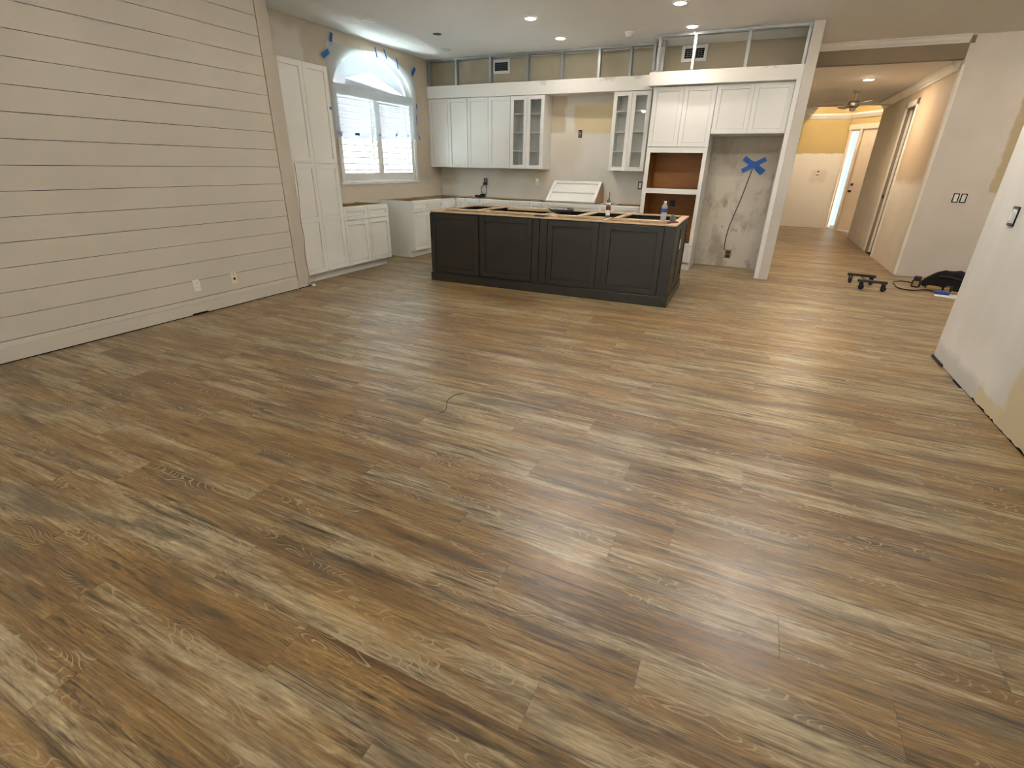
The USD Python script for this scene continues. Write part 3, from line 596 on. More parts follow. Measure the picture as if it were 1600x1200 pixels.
def register(label, x0, x1, z0, z1, nx, nz):
    t = thing('air_register', label, 'vent', (x0, 8.699, z0)); w, h = x1 - x0, z1 - z0; b = 0.042
    part(t, 'frame', cat(box(0, b, -0.016, 0, 0, h, 0.004), box(w - b, w, -0.016, 0, 0, h, 0.004), box(b, w - b, -0.016, 0, 0, b, 0.004), box(b, w - b, -0.016, 0, h - b, h, 0.004)), M['white'])
    part(t, 'dark_duct', box(b, w - b, -0.003, 0, b, h - b), M['void'])
    for i in range(1, nx): part(t, 'vane', box(b + (w - 2 * b) * i / nx - 0.003, b + (w - 2 * b) * i / nx + 0.003, -0.012, -0.0035, b, h - b), M['grey'])
    for i in range(1, nz): part(t, 'louver', box(b, w - b, -0.014, -0.008, b + (h - 2 * b) * i / nz - 0.003, b + (h - 2 * b) * i / nz + 0.003), M['grey'])
register('white air register behind the studs above the left wall cabinets', -4.495, -4.165, 2.835, 3.04, 7, 5)
register('white air register behind the studs above the oven cabinet', -1.405, -1.055, 2.84, 3.045, 7, 5)

# ================================================================ island
IL, IR = (-3.77, 5.512, 0), 1.1
isl = thing('kitchen_island', 'long charcoal kitchen island without a countertop', 'island', IL, IR)
IW, ID, IT = 3.06, 1.24, 0.866
part(isl, 'base_moulding', cat(box(0, IW, 0, 0.02, 0, 0.105, 0.004), box(IW - 0.02, IW, 0.02, ID, 0, 0.105, 0.004), box(0, 0.02, 0.02, ID, 0, 0.105, 0.004), box(0.006, IW - 0.006, 0.006, 0.02, 0.105, 0.113, 0.003)), M['charcoal'])
part(isl, 'front_panel', box(0.015, IW - 0.02, 0.034, 0.046, 0.0, IT), M['charcoal'])
part(isl, 'end_panel', box(IW - 0.046, IW - 0.034, 0.046, ID - 0.01, 0.0, IT), M['charcoal']); part(isl, 'end_panel', box(0.012, 0.024, 0.046, ID - 0.01, 0.0, IT), M['charcoal'])
part(isl, 'rear_panel', box(0.03, IW - 0.05, ID - 0.02, ID - 0.008, 0.1, IT), M['charcoal'])
part(isl, 'corner_post', cat(box(IW - 0.125, IW - 0.012, 0.012, 0.033, 0.113, IT, 0.002), box(IW - 0.033, IW - 0.012, 0.033, 0.06, 0.113, IT, 0.002)), M['charcoal'])
part(isl, 'filler', cat(box(1.43, 1.515, 0.018, 0.033, 0.113, IT, 0.002), box(1.521, 1.615, 0.018, 0.033, 0.113, IT, 0.002)), M['charcoal'])
for a, b in ((0.012, 0.708), (0.735, 1.425), (1.62, 2.222), (2.30, 2.93)):
    shaker(isl, 'door', a, b, 0.122, 0.852, y0=0.012, fw=0.062, m='charcoal')
# end doors face +x
def end_door(y0, y1):
    n0 = isl
    fwd = 0.06
    pc = [box(IW - 0.033, IW - 0.012, y0, y0 + fwd, 0.122, 0.852, 0.0015), box(IW - 0.033, IW - 0.012, y1 - fwd, y1, 0.122, 0.852, 0.0015), box(IW - 0.033, IW - 0.012, y0 + fwd, y1 - fwd, 0.122, 0.182, 0.0015), box(IW - 0.033, IW - 0.012, y0 + fwd, y1 - fwd, 0.792, 0.852, 0.0015)]
    p = part(n0, 'door', cat(*pc), M['charcoal']); part(p, 'panel', box(IW - 0.03, IW - 0.021, y0 + fwd - 0.004, y1 - fwd + 0.004, 0.178, 0.796), M['charcoal'])
end_door(0.066, 0.60); end_door(0.615, 1.215)
part(isl, 'switch_plate', box(IW - 0.012, IW - 0.007, 0.58, 0.65, 0.56, 0.67, 0.002), M['white'], label='small white outlet plate on the island end')
# open cabinet tops: pale plywood rims around dark cells
z0, z1 = IT, 0.884
rim = [box(0.012, IW - 0.012, 0.02, 0.06, z0, z1, 0.001), box(0.012, IW - 0.012, 0.345, 0.46, z0, z1, 0.001), box(0.012, IW - 0.012, ID - 0.06, ID - 0.008, z0, z1, 0.001), box(0.012, 0.05, 0.06, 0.345, z0, z1), box(IW - 0.09, IW - 0.012, 0.06, 0.345, z0, z1), box(0.012, 0.06, 0.46, ID - 0.06, z0, z1), box(IW - 0.09, IW - 0.012, 0.46, ID - 0.06, z0, z1)]
for x in (0.715, 1.45, 1.60, 2.26): rim.append(box(x - 0.02, x + 0.02, 0.06, 0.345, z0, z1))
for x in (0.49, 1.44, 1.86, 2.32): rim.append(box(x - 0.035, x + 0.035, 0.46, ID - 0.06, z0, z1))
for x in (0.70,): rim.append(box(x, x + 0.72, 0.9, ID - 0.06, z0, z1))
part(isl, 'plywood_rim', cat(*rim), M['ply'], label='pale plywood rim around the open cabinet tops')
part(isl, 'interior', cat(box(0.03, IW - 0.05, 0.34, 0.36, 0.1, IT - 0.001), box(0.03, IW - 0.05, 0.046, 0.056, 0.1, IT - 0.001), box(0.024, 0.036, 0.056, 0.34, 0.1, IT - 0.001), box(IW - 0.06, IW - 0.0465, 0.056, 0.34, 0.1, IT - 0.001), box(0.03, IW - 0.05, 0.05, 0.34, 0.1, 0.115), *[box(x - 0.012, x + 0.012, 0.056, 0.34, 0.115, IT - 0.001) for x in (0.715, 1.45, 1.60, 2.26)]), M['plyin'])
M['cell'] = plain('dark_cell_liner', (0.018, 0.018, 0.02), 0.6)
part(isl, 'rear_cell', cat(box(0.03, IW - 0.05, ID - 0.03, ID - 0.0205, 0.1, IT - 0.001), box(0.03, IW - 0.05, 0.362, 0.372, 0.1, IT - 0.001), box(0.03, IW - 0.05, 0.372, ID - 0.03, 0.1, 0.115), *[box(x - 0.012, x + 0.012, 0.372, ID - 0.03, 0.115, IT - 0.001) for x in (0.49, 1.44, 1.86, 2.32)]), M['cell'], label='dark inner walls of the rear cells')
ZT = 0.8845
# ================================================================ things on the island
ct = thing('caulk_tube', 'upright caulk tube with long nozzle standing on the island rim', 'caulk tube', (-1.55, 5.905, ZT))
part(ct, 'barrel', lathe([(0, 0), (0.024, 0), (0.0245, 0.004), (0.0245, 0.19), (0.02, 0.198), (0, 0.198)], 24), M['grey'], smooth=35)
part(ct, 'label_band', lathe([(0.0247, 0.03), (0.0252, 0.032), (0.0252, 0.085), (0.0247, 0.087)], 24), M['white'], smooth=35, label='pale printed band')
part(ct, 'colour_band', lathe([(0.0248, 0.088), (0.0254, 0.09), (0.0254, 0.125), (0.0248, 0.127)], 24), M['red'], smooth=35, label='reddish printed band')
part(ct, 'upper_band', lathe([(0.0247, 0.145), (0.0251, 0.147), (0.0251, 0.165), (0.0247, 0.167)], 24), M['white'], smooth=35, label='pale band near the shoulder')
part(ct, 'nozzle', lathe([(0.011, 0.198), (0.011, 0.206), (0.007, 0.212), (0.0035, 0.285), (0, 0.286)], 14), M['grey'], smooth=35)

g = N(); M['pet'] = g.make('clear_bottle_plastic', g.add('mix_closure', 'closure', fac=0.42, closure1=g.add('transparent_bsdf', 'BSDF', color=(0.93, 0.95, 0.96)), closure2=g.add('mix_closure', 'closure', fac=0.12, closure1=g.add('diffuse_bsdf', 'BSDF', color=(0.75, 0.76, 0.76)), closure2=g.add('glossy_bsdf', 'BSDF', color=(1.0, 1.0, 1.0), roughness=0.08))))
bt = thing('water_bottle', 'clear plastic water bottle with blue band and white cap on the island corner', 'bottle', (-0.905, 5.82, ZT))
prof = [(0, 0.004), (0.022, 0), (0.0305, 0.006)]
for i in range(7): prof += [(0.0315, 0.012 + 0.011 * i), (0.0298, 0.018 + 0.011 * i)]
prof += [(0.0315, 0.094), (0.0315, 0.15), (0.028, 0.165), (0.016, 0.186), (0.0125, 0.191), (0.0125, 0.2)]
part(bt, 'bottle', lathe(prof, 28), M['pet'], smooth=40)
part(bt, 'label_band', lathe([(0.0316, 0.1), (0.0322, 0.101), (0.0322, 0.138), (0.0316, 0.139)], 28), plain('bottle_label_blue', lin(40, 80, 160), 0.4), smooth=35, label='blue paper band')
part(bt, 'cap', lathe([(0.0145, 0.193), (0.015, 0.195), (0.015, 0.212), (0.0135, 0.214), (0, 0.214)], 20), M['white'], smooth=35)

gl = thing('hand_tool', 'rounded dark grey hand tool with red base lying on the island corner', 'hand tool', (-0.80, 5.80, ZT), 35)
def blob(sx, sy, sz, seed=0, amp=0.1, fr=2.0, sub=3, flat=-0.6):
    m = trimesh.creation.icosphere(subdivisions=sub); v = np.array(m.vertices)
    v *= (1 + amp * (meshkit.fbm(v * fr + 10, 3, seed) * 2 - 1))[:, None]
    v[:, 2] = np.maximum(v[:, 2], flat); v *= (sx, sy, sz); v[:, 2] -= v[:, 2].min()
    return trimesh.Trimesh(v, m.faces, process=False)
part(gl, 'base_plate', box(-0.055, 0.055, -0.032, 0.032, 0, 0.014, 0.004), M['red'])
part(gl, 'grip', xf(blob(0.036, 0.032, 0.042, 3, 0.12), (0.0, 0, 0.0145)), M['grey'], smooth=True)
pn = thing('pan', 'shallow round grey pan with shiny metal fittings on the island rim', 'pan', (-2.27, 6.33, ZT))
part(pn, 'pan', lathe([(0, 0.004), (0.12, 0.0), (0.15, 0.012), (0.17, 0.04), (0.165, 0.042), (0.145, 0.018), (0, 0.01)], 36), plain('grey_enamel', (0.15, 0.155, 0.16), 0.35), smooth=40)
ft = part(pn, 'metal_fitting', cat(xf(lathe([(0, 0), (0.03, 0), (0.028, 0.03), (0.012, 0.04), (0.012, 0.055), (0, 0.056)], 18), (0.01, -0.03, 0.0105)), xf(lathe([(0, 0), (0.022, 0), (0.02, 0.025), (0, 0.03)], 16), (-0.05, 0.02, 0.0105)), cyl((-0.02, -0.05, 0.032), (0.07, 0.01, 0.034), 0.008, 10)), M['chrome'], smooth=35)
ex = thing('outlet', 'small black outlet box let into the island top edge between door panels', 'outlet', (0, 0, 0))
part(ex, 'box', xf(box(1.44, 1.56, 0.018, 0.10, 0, 0.012, 0.003), (IL[0], IL[1], ZT), rz=IR), M['black'])

# sloped hood shell lying on the back counter
hd = thing('range_hood_shell', 'white two-panel wooden hood shell with curved plywood side resting on the back cabinets', 'range hood', (-3.17, 8.06, TOP + 0.006))
def slope(y, z): return y, z
HW = 0.83; p0, p1 = np.array([0.012, 0.024]), np.array([0.40, 0.325])
dirn = (p1 - p0) / np.linalg.norm(p1 - p0); L = np.linalg.norm(p1 - p0); tilt = math.degrees(math.atan2(dirn[1], dirn[0]))
def hoodpart(ms): return xf(cat(*ms), (-0.02, p0[0], p0[1]), rx=tilt - 90 + 0)
# built upright in x,z then leaned back
b = 0.002
T_ = 0.034
fr_ = [box(0, 0.05, 0, T_, 0, L, b), box(HW - 0.05, HW, 0, T_, 0, L, b), box(0.05, HW - 0.05, 0, T_, 0, 0.055, b), box(0.05, HW - 0.05, 0, T_, L - 0.055, L, b), box(0.05, HW - 0.05, 0, T_, L * 0.5 - 0.03, L * 0.5 + 0.03, b)]
ff = part(hd, 'front_frame', hoodpart(fr_), M['cabinet'])
part(ff, 'panel', hoodpart([box(0.046, HW - 0.046, 0.024, 0.030, 0.05, L * 0.5 - 0.026)]), M['cabinet']); part(ff, 'panel', hoodpart([box(0.046, HW - 0.046, 0.024, 0.030, L * 0.5 + 0.026, L - 0.05)]), M['cabinet'])
arc = [(p0[0] + 0.03, 0.0), (0.58, 0.0)] + [(0.58 - 0.16 * (1 - math.cos(a)) - 0.0, 0.30 * math.sin(a)) for a in np.linspace(0.05, 1.45, 12)] + [(p1[0] + 0.012, p1[1] - 0.006)]
for x in (0.0, HW - 0.018): part(hd, 'side_panel', prism(arc, 'x', x - 0.02, x - 0.02 + 0.018), M['hoodside'])

# ================================================================ outlets, boxes and cords on the walls
def outlet_cutout(label, x, z, w_, h_, n):
    t = thing('open_outlet_box', label, 'outlet', (x, 8.699, z))
    part(t, 'box', cat(box(-w_ / 2, w_ / 2, -0.004, 0, -h_ / 2, h_ / 2, 0.001)), M['black'])
    for i in range(n):
        part(t, 'receptacle', box(-w_ * 0.3, w_ * 0.3, -0.012, -0.0045, -h_ * 0.42 + i * h_ * 0.46, -h_ * 0.05 + i * h_ * 0.46, 0.002), M['grey'])
    return t
t = outlet_cutout('black uncovered outlet box in the hood gap', -2.868, 1.92, 0.062, 0.115, 2); part(t, 'clip', box(-0.012, 0.012, -0.016, -0.005, -0.008, 0.008), plain('brass_clip', (0.6, 0.45, 0.15), 0.4, 1.0))
t = thing('plugged_adapter', 'black plug and cord hanging from an outlet box above the back cabinets', 'power adapter', (-4.64, 8.699, 0))
part(t, 'outlet_box', cat(box(-0.035, -0.029, -0.012, 0, 1.10, 1.20), box(0.029, 0.035, -0.012, 0, 1.10, 1.20), box(-0.029, 0.029, -0.012, 0, 1.194, 1.20), box(-0.029, 0.029, -0.004, 0, 1.10, 1.194)), M['grey'])
part(t, 'plug', box(-0.03, 0.045, -0.05, -0.0125, 1.085, 1.125, 0.008), M['black'])
part(t, 'cord', tube(spline([(-0.01, -0.045, 1.09), (-0.055, -0.06, 1.04), (-0.06, -0.06, 0.97), (-0.02, -0.07, 0.92), (0.02, -0.09, 0.905)], 30), 0.005), M['black'])
part(t, 'cord', tube(spline([(0.02, -0.045, 1.09), (0.045, -0.06, 1.03), (0.05, -0.07, 0.96), (0.03, -0.09, 0.905)], 24), 0.005), M['black'])
part(t, 'transformer', cat(box(-0.16, 0.03, -0.15, -0.07, TOP + 0.001, TOP + 0.03, 0.01), box(-0.05, 0.04, -0.14, -0.08, TOP + 0.0305, TOP + 0.055, 0.008)), M['black'])
def wall_plate(label, loc, rz, m='white', kind='outlet', cover=True, name='wall_outlet'):
    t = thing(name, label, 'outlet', loc, rz)          # local: front faces -y
    part(t, 'cover_plate', box(-0.036, 0.036, -0.006, 0, -0.058, 0.058, 0.002), M[m])
    for s in (-1, 1):
        r = part(t, 'receptacle', box(-0.016, 0.016, -0.0085, -0.0062, s * 0.02 - 0.013, s * 0.02 + 0.013, 0.001), M[m])
        part(r, 'slot', cat(box(-0.008, -0.0055, -0.009, -0.0086, s * 0.02 - 0.004, s * 0.02 + 0.006), box(0.0055, 0.008, -0.009, -0.0086, s * 0.02 - 0.004, s * 0.02 + 0.006)), M['black'])
    return t
wall_plate('white outlet plate on the back wall below the glass cabinet', (-3.60, 8.699, 1.165), 0)
wall_plate('white duplex outlet low on the shiplap wall, left of two', (-4.8575, 3.04, 0.285), 90)
M['ivory'] = plain('ivory_plastic', (0.78, 0.70, 0.56), 0.45)
t = thing('cable_outlet', 'ivory coax plate low on the shiplap wall, right of two', 'outlet', (-4.8575, 3.45, 0.285), 90)
part(t, 'cover_plate', box(-0.036, 0.036, -0.006, 0, -0.058, 0.058, 0.002), M['ivory'])
part(t, 'jack', cat(xf(lathe([(0, 0), (0.012, 0), (0.012, 0.006), (0.006, 0.006), (0.006, 0.014), (0, 0.014)], 14), (0, -0.0062, -0.008), rx=90)), M['black']); part(t, 'screw', xf(lathe([(0, 0), (0.005, 0), (0.004, 0.002), (0, 0.002)], 10), (0, -0.0062, 0.04), rx=90), M['grey'])
wall_plate('white outlet low on the hall wall beyond the dark doorway', (2.0745, 13.24, 0.30), -90)
# uncovered switches: dark box edge around pale devices
def switch_box(name, label, loc, rz, w_, h_, devs, m='white'):
    t = thing(name, label, 'switch', loc, rz); e = 0.010
    part(t, 'box_rim', cat(box(-w_ / 2, w_ / 2, -0.003, 0, -h_ / 2, h_ / 2)), M['void'])
    for a, b_ in devs:
        d = part(t, 'switch', box(a, b_, -0.012, -0.0035, -h_ / 2 + 0.014, h_ / 2 - 0.014, 0.002), M[m])
        part(d, 'rocker', box(a + 0.007, b_ - 0.007, -0.017, -0.0125, -h_ / 2 + 0.03, h_ / 2 - 0.03, 0.002), M[m])
    return t
switch_box('switch_pair', 'pair of uncovered wall switches with dark edges beside the hall opening', (2.50, 9.279, 1.115), 0, 0.064, 0.118, [(-0.023, 0.023)])
stage.RemovePrim('/World/switch_pair'); used.pop(('/World', 'switch_pair'))
t = thing('switch_pair', 'pair of uncovered wall switches with dark edges right of the hall opening', 'switch', (2.53, 9.279, 1.115))
for cx in (-0.042, 0.045):
    part(t, 'box_rim', cat(box(cx - 0.034, cx - 0.023, -0.006, 0, -0.06, 0.06), box(cx + 0.023, cx + 0.034, -0.006, 0, -0.06, 0.06), box(cx - 0.023, cx + 0.023, -0.006, 0, 0.05, 0.06), box(cx - 0.023, cx + 0.023, -0.006, 0, -0.06, -0.05)), M['void'])
    d = part(t, 'switch', box(cx - 0.0225, cx + 0.0225, -0.008, 0, -0.0495, 0.0495, 0.002), M['white']); part(d, 'rocker', box(cx - 0.014, cx + 0.014, -0.013, -0.0085, -0.034, 0.034, 0.002), M['white'])
t = thing('dimmer_switch', 'uncovered switch in a dark-edged box on the near right wall', 'switch', (1.5925, 4.63, 1.165), -90)
part(t, 'box_rim', cat(box(-0.047, -0.036, -0.006, 0, -0.062, 0.062), box(0.036, 0.047, -0.006, 0, -0.062, 0.062), box(-0.036, 0.036, -0.006, 0, 0.046, 0.062), box(-0.036, 0.036, -0.006, 0, -0.062, -0.046)), M['void'])
for cx in (-0.018, 0.018):
    d = part(t, 'switch', box(cx - 0.0165, cx + 0.0165, -0.009, 0, -0.0455, 0.0455, 0.002), M['white']); part(d, 'rocker', box(cx - 0.009, cx + 0.009, -0.014, -0.0095, -0.03, 0.03, 0.002), M['white'])
part(t, 'ear', cat(box(-0.045, 0.045, -0.011, -0.0065, 0.0475, 0.058, 0.001), box(-0.045, 0.045, -0.011, -0.0065, -0.058, -0.0475, 0.001)), M['grey'])
t = thing('outlet_box', 'small grey open box on the back wall beside the oven cabinet', 'outlet', (-1.79, 8.699, 1.16))
part(t, 'box', cat(box(-0.035, 0.035, -0.006, 0, -0.06, 0.06)), M['grey']); part(t, 'receptacle', box(-0.02, 0.02, -0.012, -0.0065, -0.04, 0.04, 0.002), M['white'])
# thermostat plate on the foyer wall
t = thing('wall_plate', 'small bare wiring plate on the foyer end wall', 'wall plate', (1.30, 16.399, 1.37))
part(t, 'plate', box(-0.06, 0.06, -0.015, 0, -0.09, 0.09, 0.004), M['ivory']); part(t, 'terminal', cat(box(-0.025, 0.03, -0.025, -0.0155, 0.03, 0.065), box(-0.04, 0.035, -0.022, -0.0155, -0.045, -0.025)), M['grey'])
# fridge space: outlet, cable and tape cross
t = thing('fridge_outlet', 'old brass-edged outlet low on the wall of the fridge space', 'outlet', (-0.28, 8.699, 0.195))
part(t, 'box', box(-0.045, 0.045, -0.005, 0, -0.065, 0.065, 0.001), plain('rusty_plate', (0.22, 0.15, 0.06), 0.6)); part(t, 'receptacle', cat(box(-0.025, 0.025, -0.014, -0.0055, 0.005, 0.045, 0.003), box(-0.025, 0.025, -0.014, -0.0055, -0.05, -0.01, 0.003)), M['black'])
single('hanging_cable', tube(spline([(-0.168, 8.690, 1.44), (-0.21, 8.688, 1.20), (-0.27, 8.686, 0.90), (-0.325, 8.688, 0.66), (-0.352, 8.688, 0.42), (-0.345, 8.690, 0.25)], 50), 0.0065), plain('cable_sheath', (0.085, 0.06, 0.04), 0.6), 'thin brown cable running down the wall of the fridge space from blue tape', 'cable')
t = thing('tape_cross', 'cross of blue painters tape on the wall of the fridge space', 'tape', (-0.157, 8.678, 1.49))
def strip(w_, h_, rot, dy): return xf(box(-w_ / 2, w_ / 2, -0.0006, 0, -h_ / 2, h_ / 2), (0, dy, 0), ry=rot)
part(t, 'strip', strip(0.35, 0.065, 32, 0), M['tape']); part(t, 'strip', strip(0.34, 0.062, -30, -0.001), M['tape']); part(t, 'strip', strip(0.15, 0.09, 12, -0.002), M['tape'])
part(t, 'strip', xf(strip(0.10, 0.075, 40, -0.003), (0.095, 0, -0.075)), M['tape'])
single('loose_wire', tube(spline([(-4.848, 4.60 - 0.12, 1.40), (-4.844, 4.47, 1.20), (-4.842, 4.455, 0.95), (-4.845, 4.44, 0.77), (-4.842, 4.45, 0.59), (-4.845, 4.425, 0.37), (-4.846, 4.44, 0.19), (-4.843, 4.40, 0.012)], 60), 0.003), plain('wire_sheath', (0.17, 0.15, 0.125), 0.6), 'thin dark wire hanging loosely along the corner trim beside the pantry', 'wire')
single('scrap', box(-4.84, -4.80, 4.455, 4.49, 0.001, 0.03, 0.006), M['white'], 'small white scrap at the foot of the corner trim', 'scrap')

# ================================================================ shutters, plastic film and tape at the kitchen window
def shutter(label, y0, y1, za, zb):
    t = thing('plantation_shutter', label, 'shutter', (0, 0, 0)); x0, x1 = -5.645, -5.615; s = 0.055
    part(t, 'stile', box(x0, x1, y0, y0 + s, za, zb, 0.003), M['white']); part(t, 'stile', box(x0, x1, y1 - s, y1, za, zb, 0.003), M['white'])
    part(t, 'rail', box(x0, x1, y0 + s, y1 - s, za, za + 0.105, 0.003), M['white']); part(t, 'rail', box(x0, x1, y0 + s, y1 - s, zb - 0.09, zb, 0.003), M['white'])
    n = 12; pitch = (zb - za - 0.195) / n
    for i in range(n):
        zc = za + 0.105 + pitch * (i + 0.5)
        part(t, 'louver', xf(box(-0.038, 0.038, y0 + s + 0.002, y1 - s - 0.002, -0.004, 0.004, 0.002), ((x0 + x1) / 2 - 0.005, 0, zc), ry=1.5), M['white'])
    part(t, 'tilt_rod', box(x1 + 0.027, x1 + 0.035, (y0 + y1) / 2 + 0.24, (y0 + y1) / 2 + 0.252, za + 0.16, zb - 0.15, 0.002), M['white'])
shutter('left white louvered shutter of the arched kitchen window', 6.06, 6.955, 1.172, 2.39)
shutter('right white louvered shutter of the arched kitchen window', 6.96, 7.855, 1.172, 2.39)
part(w1, 'shutter_frame', cat(box(-5.655, -5.59, Yc - Ra + 0.002, 6.055, 1.151, 2.40, 0.003), box(-5.655, -5.59, 7.86, Yc + Ra - 0.002, 1.151, 2.32, 0.003), box(-5.655, -5.60, 6.056, 7.859, 2.394, 2.43, 0.003)), M['white'])
out = [(5.93, 1.74), (6.45, 1.752), (7.0, 1.768), (7.5, 1.79), (8.0, 1.812), (7.955, 1.95), (7.93, 2.12), (7.945, 2.3), (7.95, 2.55), (7.94, 2.70), (7.865, 2.79), (7.66, 2.83), (7.46, 2.90), (7.29, 2.93), (7.14, 2.957), (6.98, 2.945), (6.74, 2.90), (6.5, 2.895), (6.28, 2.885), (6.07, 2.91), (5.98, 2.90), (5.93, 2.74), (5.95, 2.4), (5.90, 2.05)]
pg = Polygon(out); prepare(pg)
bd = [pg.exterior.interpolate(s) for s in np.arange(0, pg.exterior.length, 0.035)]
gy, gzz = np.meshgrid(np.arange(5.9, 8.02, 0.035), np.arange(1.73, 2.97, 0.035))
ins = pg.buffer(-0.018); pts = [(a, b_) for a, b_ in zip(gy.ravel(), gzz.ravel()) if ins.contains(Point(a, b_))] + [(q.x, q.y) for q in bd]
pts = np.array(pts); tri = Delaunay(pts).simplices
tri = np.array([s for s in tri if pg.buffer(1e-4).contains(Point(*pts[s].mean(0)))])
edge = np.array([pg.exterior.distance(Point(*q)) for q in pts])
fold = meshkit.fbm(np.c_[pts[:, 0] * 3.5 + pts[:, 1] * 2, pts[:, 1] * 1.3, 0 * edge], 3, 5)
xs = -5.578 + np.minimum(edge * 0.15, 0.02) + 0.035 * (fold - 0.5) * np.minimum(edge * 6, 1) + 0.004
single('plastic_sheet', trimesh.Trimesh(np.c_[xs, pts], tri, process=False), M['film'], 'milky plastic sheet taped over the upper part of the arched window', 'plastic sheet', smooth=True)
def tape(label, y, z, ln, wd, rot, x=-5.556):
    single('painters_tape', xf(box(-0.001, 0.0, -ln / 2, ln / 2, -wd / 2, wd / 2), (x, y, z), rx=rot), M['tape'], label, 'tape')
tape('upright blue tape strip at the top left corner of the plastic sheet', 6.07, 2.92, 0.16, 0.05, 75, -5.572)
tape('slanted blue tape strip on the wall left of the top of the plastic sheet', 5.925, 2.735, 0.15, 0.06, 32)
tape('blue tape strip on the arch top, leftmost of a close pair', 6.97, 2.925, 0.13, 0.024, -72)
tape('blue tape strip on the arch top, right one of a close pair', 7.19, 2.935, 0.14, 0.024, -62)
tape('single blue tape strip right of the close pair on the arch', 7.47, 2.86, 0.15, 0.024, -75)
tape('blue tape strip at the top right corner of the plastic sheet', 7.92, 2.815, 0.15, 0.055, 50, -5.57)
tape('short dark blue tape strip halfway down the right edge of the plastic sheet', 7.962, 2.31, 0.075, 0.03, -80, -5.575)
tape('long blue tape strip on the lower right edge of the plastic sheet', 7.945, 2.10, 0.16, 0.022, -88, -5.575)
tape('blue tape strip at the bottom right corner of the plastic sheet', 7.975, 1.86, 0.12, 0.04, -50, -5.575)
tape('blue tape scrap at the left end of the sheet hem', 6.03, 1.80, 0.11, 0.05, -10, -5.568)
tape('blue tape scrap second from the left on the sheet hem', 6.40, 1.805, 0.10, 0.03, 0, -5.566)
tape('blue tape scrap at the middle of the sheet hem', 6.92, 1.83, 0.07, 0.035, 8, -5.566)
tape('blue tape scrap second from the right on the sheet hem', 7.34, 1.845, 0.05, 0.035, 60, -5.566)
tape('small blue tape scrap near the right end of the sheet hem', 7.66, 1.852, 0.04, 0.03, 60, -5.566)
tape('blue tape dab on the right edge of the pantry', 5.232, 2.02, 0.028, 0.03, 0, -4.928)

# ================================================================ ceiling fixtures
def recessed(label, x, y, z, lit, m='lamp_on', r=0.075, group=None, drum=0.016):
    t = thing('recessed_light', label, 'ceiling light', (x, y, z - 0.0005), group=group)
    part(t, 'trim_ring', xf(lathe([(r * 0.82, -0.004), (r * 0.86, -0.012), (r * 1.12, -0.006), (r * 1.14, 0.0), (r * 0.82, 0.0)], 32), (0, 0, 0)), M['white'], smooth=35)
    part(t, 'lens', xf(lathe([(0, -drum), (r * 0.70, -drum + 0.001), (r * 0.80, -drum + 0.004), (r * 0.82, -0.0045), (r * 0.82, -0.001), (0, -0.001)], 32)), M[m] if lit else M['lens_off'], smooth=35, label='glowing lens' if lit else 'dark unlit lens')
recessed('lit recessed ceiling light at the top picture edge, above the right half of the island', -1.153, 6.60, CZ, True)
recessed('lit recessed ceiling light above the left half of the island', -2.89, 6.58, CZ, True)
recessed('lit recessed ceiling light nearest the oven cabinet', -1.149, 7.63, CZ, True)
recessed('lit recessed ceiling light in front of the hood gap', -2.90, 7.65, CZ, True)
recessed('unlit recessed ceiling light nearest the pantry', -4.82, 5.97, CZ, False)
recessed('unlit recessed ceiling light nearest the left corner of the back wall', -4.82, 7.75, CZ, False)
recessed('lit recessed ceiling light in the hall before the fan', 1.24, 10.75, HZ, True, 'lamp_hall', 0.085)
for x, wx in ((-3.7, 'near the shiplap wall'), (-1.2, 'in the middle of the living room')):        # unseen living room lamps, added to lift the overall light
    for y, wy in ((-0.6, 'just behind the camera'), (-2.8, 'near the rear opening')):
        recessed(f'added unseen ceiling light {wx}, {wy}', x, y, CZ, True, 'fill_living', drum=0.05)
recessed('added unseen ceiling light just above the top of the picture, right of the island', 0.62, 6.6, CZ, True)  # out of view, added to brighten the right side
for x, wx in ((-1.4, 'middle'), (0.62, 'right end')):
    recessed(f'added unseen ceiling light above the open floor before the {wx} of the island', x, 4.7, CZ, True, 'fill_mid', drum=0.04)  # unseen lamps, added to brighten the middle of the floor
recessed('added unseen light in the raised foyer ceiling', 1.2, 15.0, 3.4, True, 'fill_foyer')  # hidden lamp added to brighten the foyer walls
recessed('added unseen light in the side passage behind the near right wall', 3.3, 7.0, CZ, True, 'fill_side', drum=0.05)  # hidden lamp added to light the wall beside the hall
t = thing('junction_cover', 'small dark round ceiling hole between the unlit lights', 'ceiling fitting', (-4.41, 6.87, CZ - 0.0005))
part(t, 'plate', lathe([(0, -0.006), (0.055, -0.006), (0.06, 0.0), (0, 0.0)], 24), M['grey'])
t = thing('smoke_detector', 'small white smoke detector on the ceiling above the hood gap', 'smoke detector', (-1.945, 7.68, CZ - 0.0005))
part(t, 'base', lathe([(0, -0.012), (0.06, -0.012), (0.065, -0.002), (0.065, 0), (0, 0)], 28), M['white'], smooth=35)
part(t, 'head', xf(lathe([(0, -0.055), (0.03, -0.053), (0.042, -0.04), (0.046, -0.0125), (0, -0.0125)], 28), (-0.012, 0, 0)), M['white'], smooth=35)

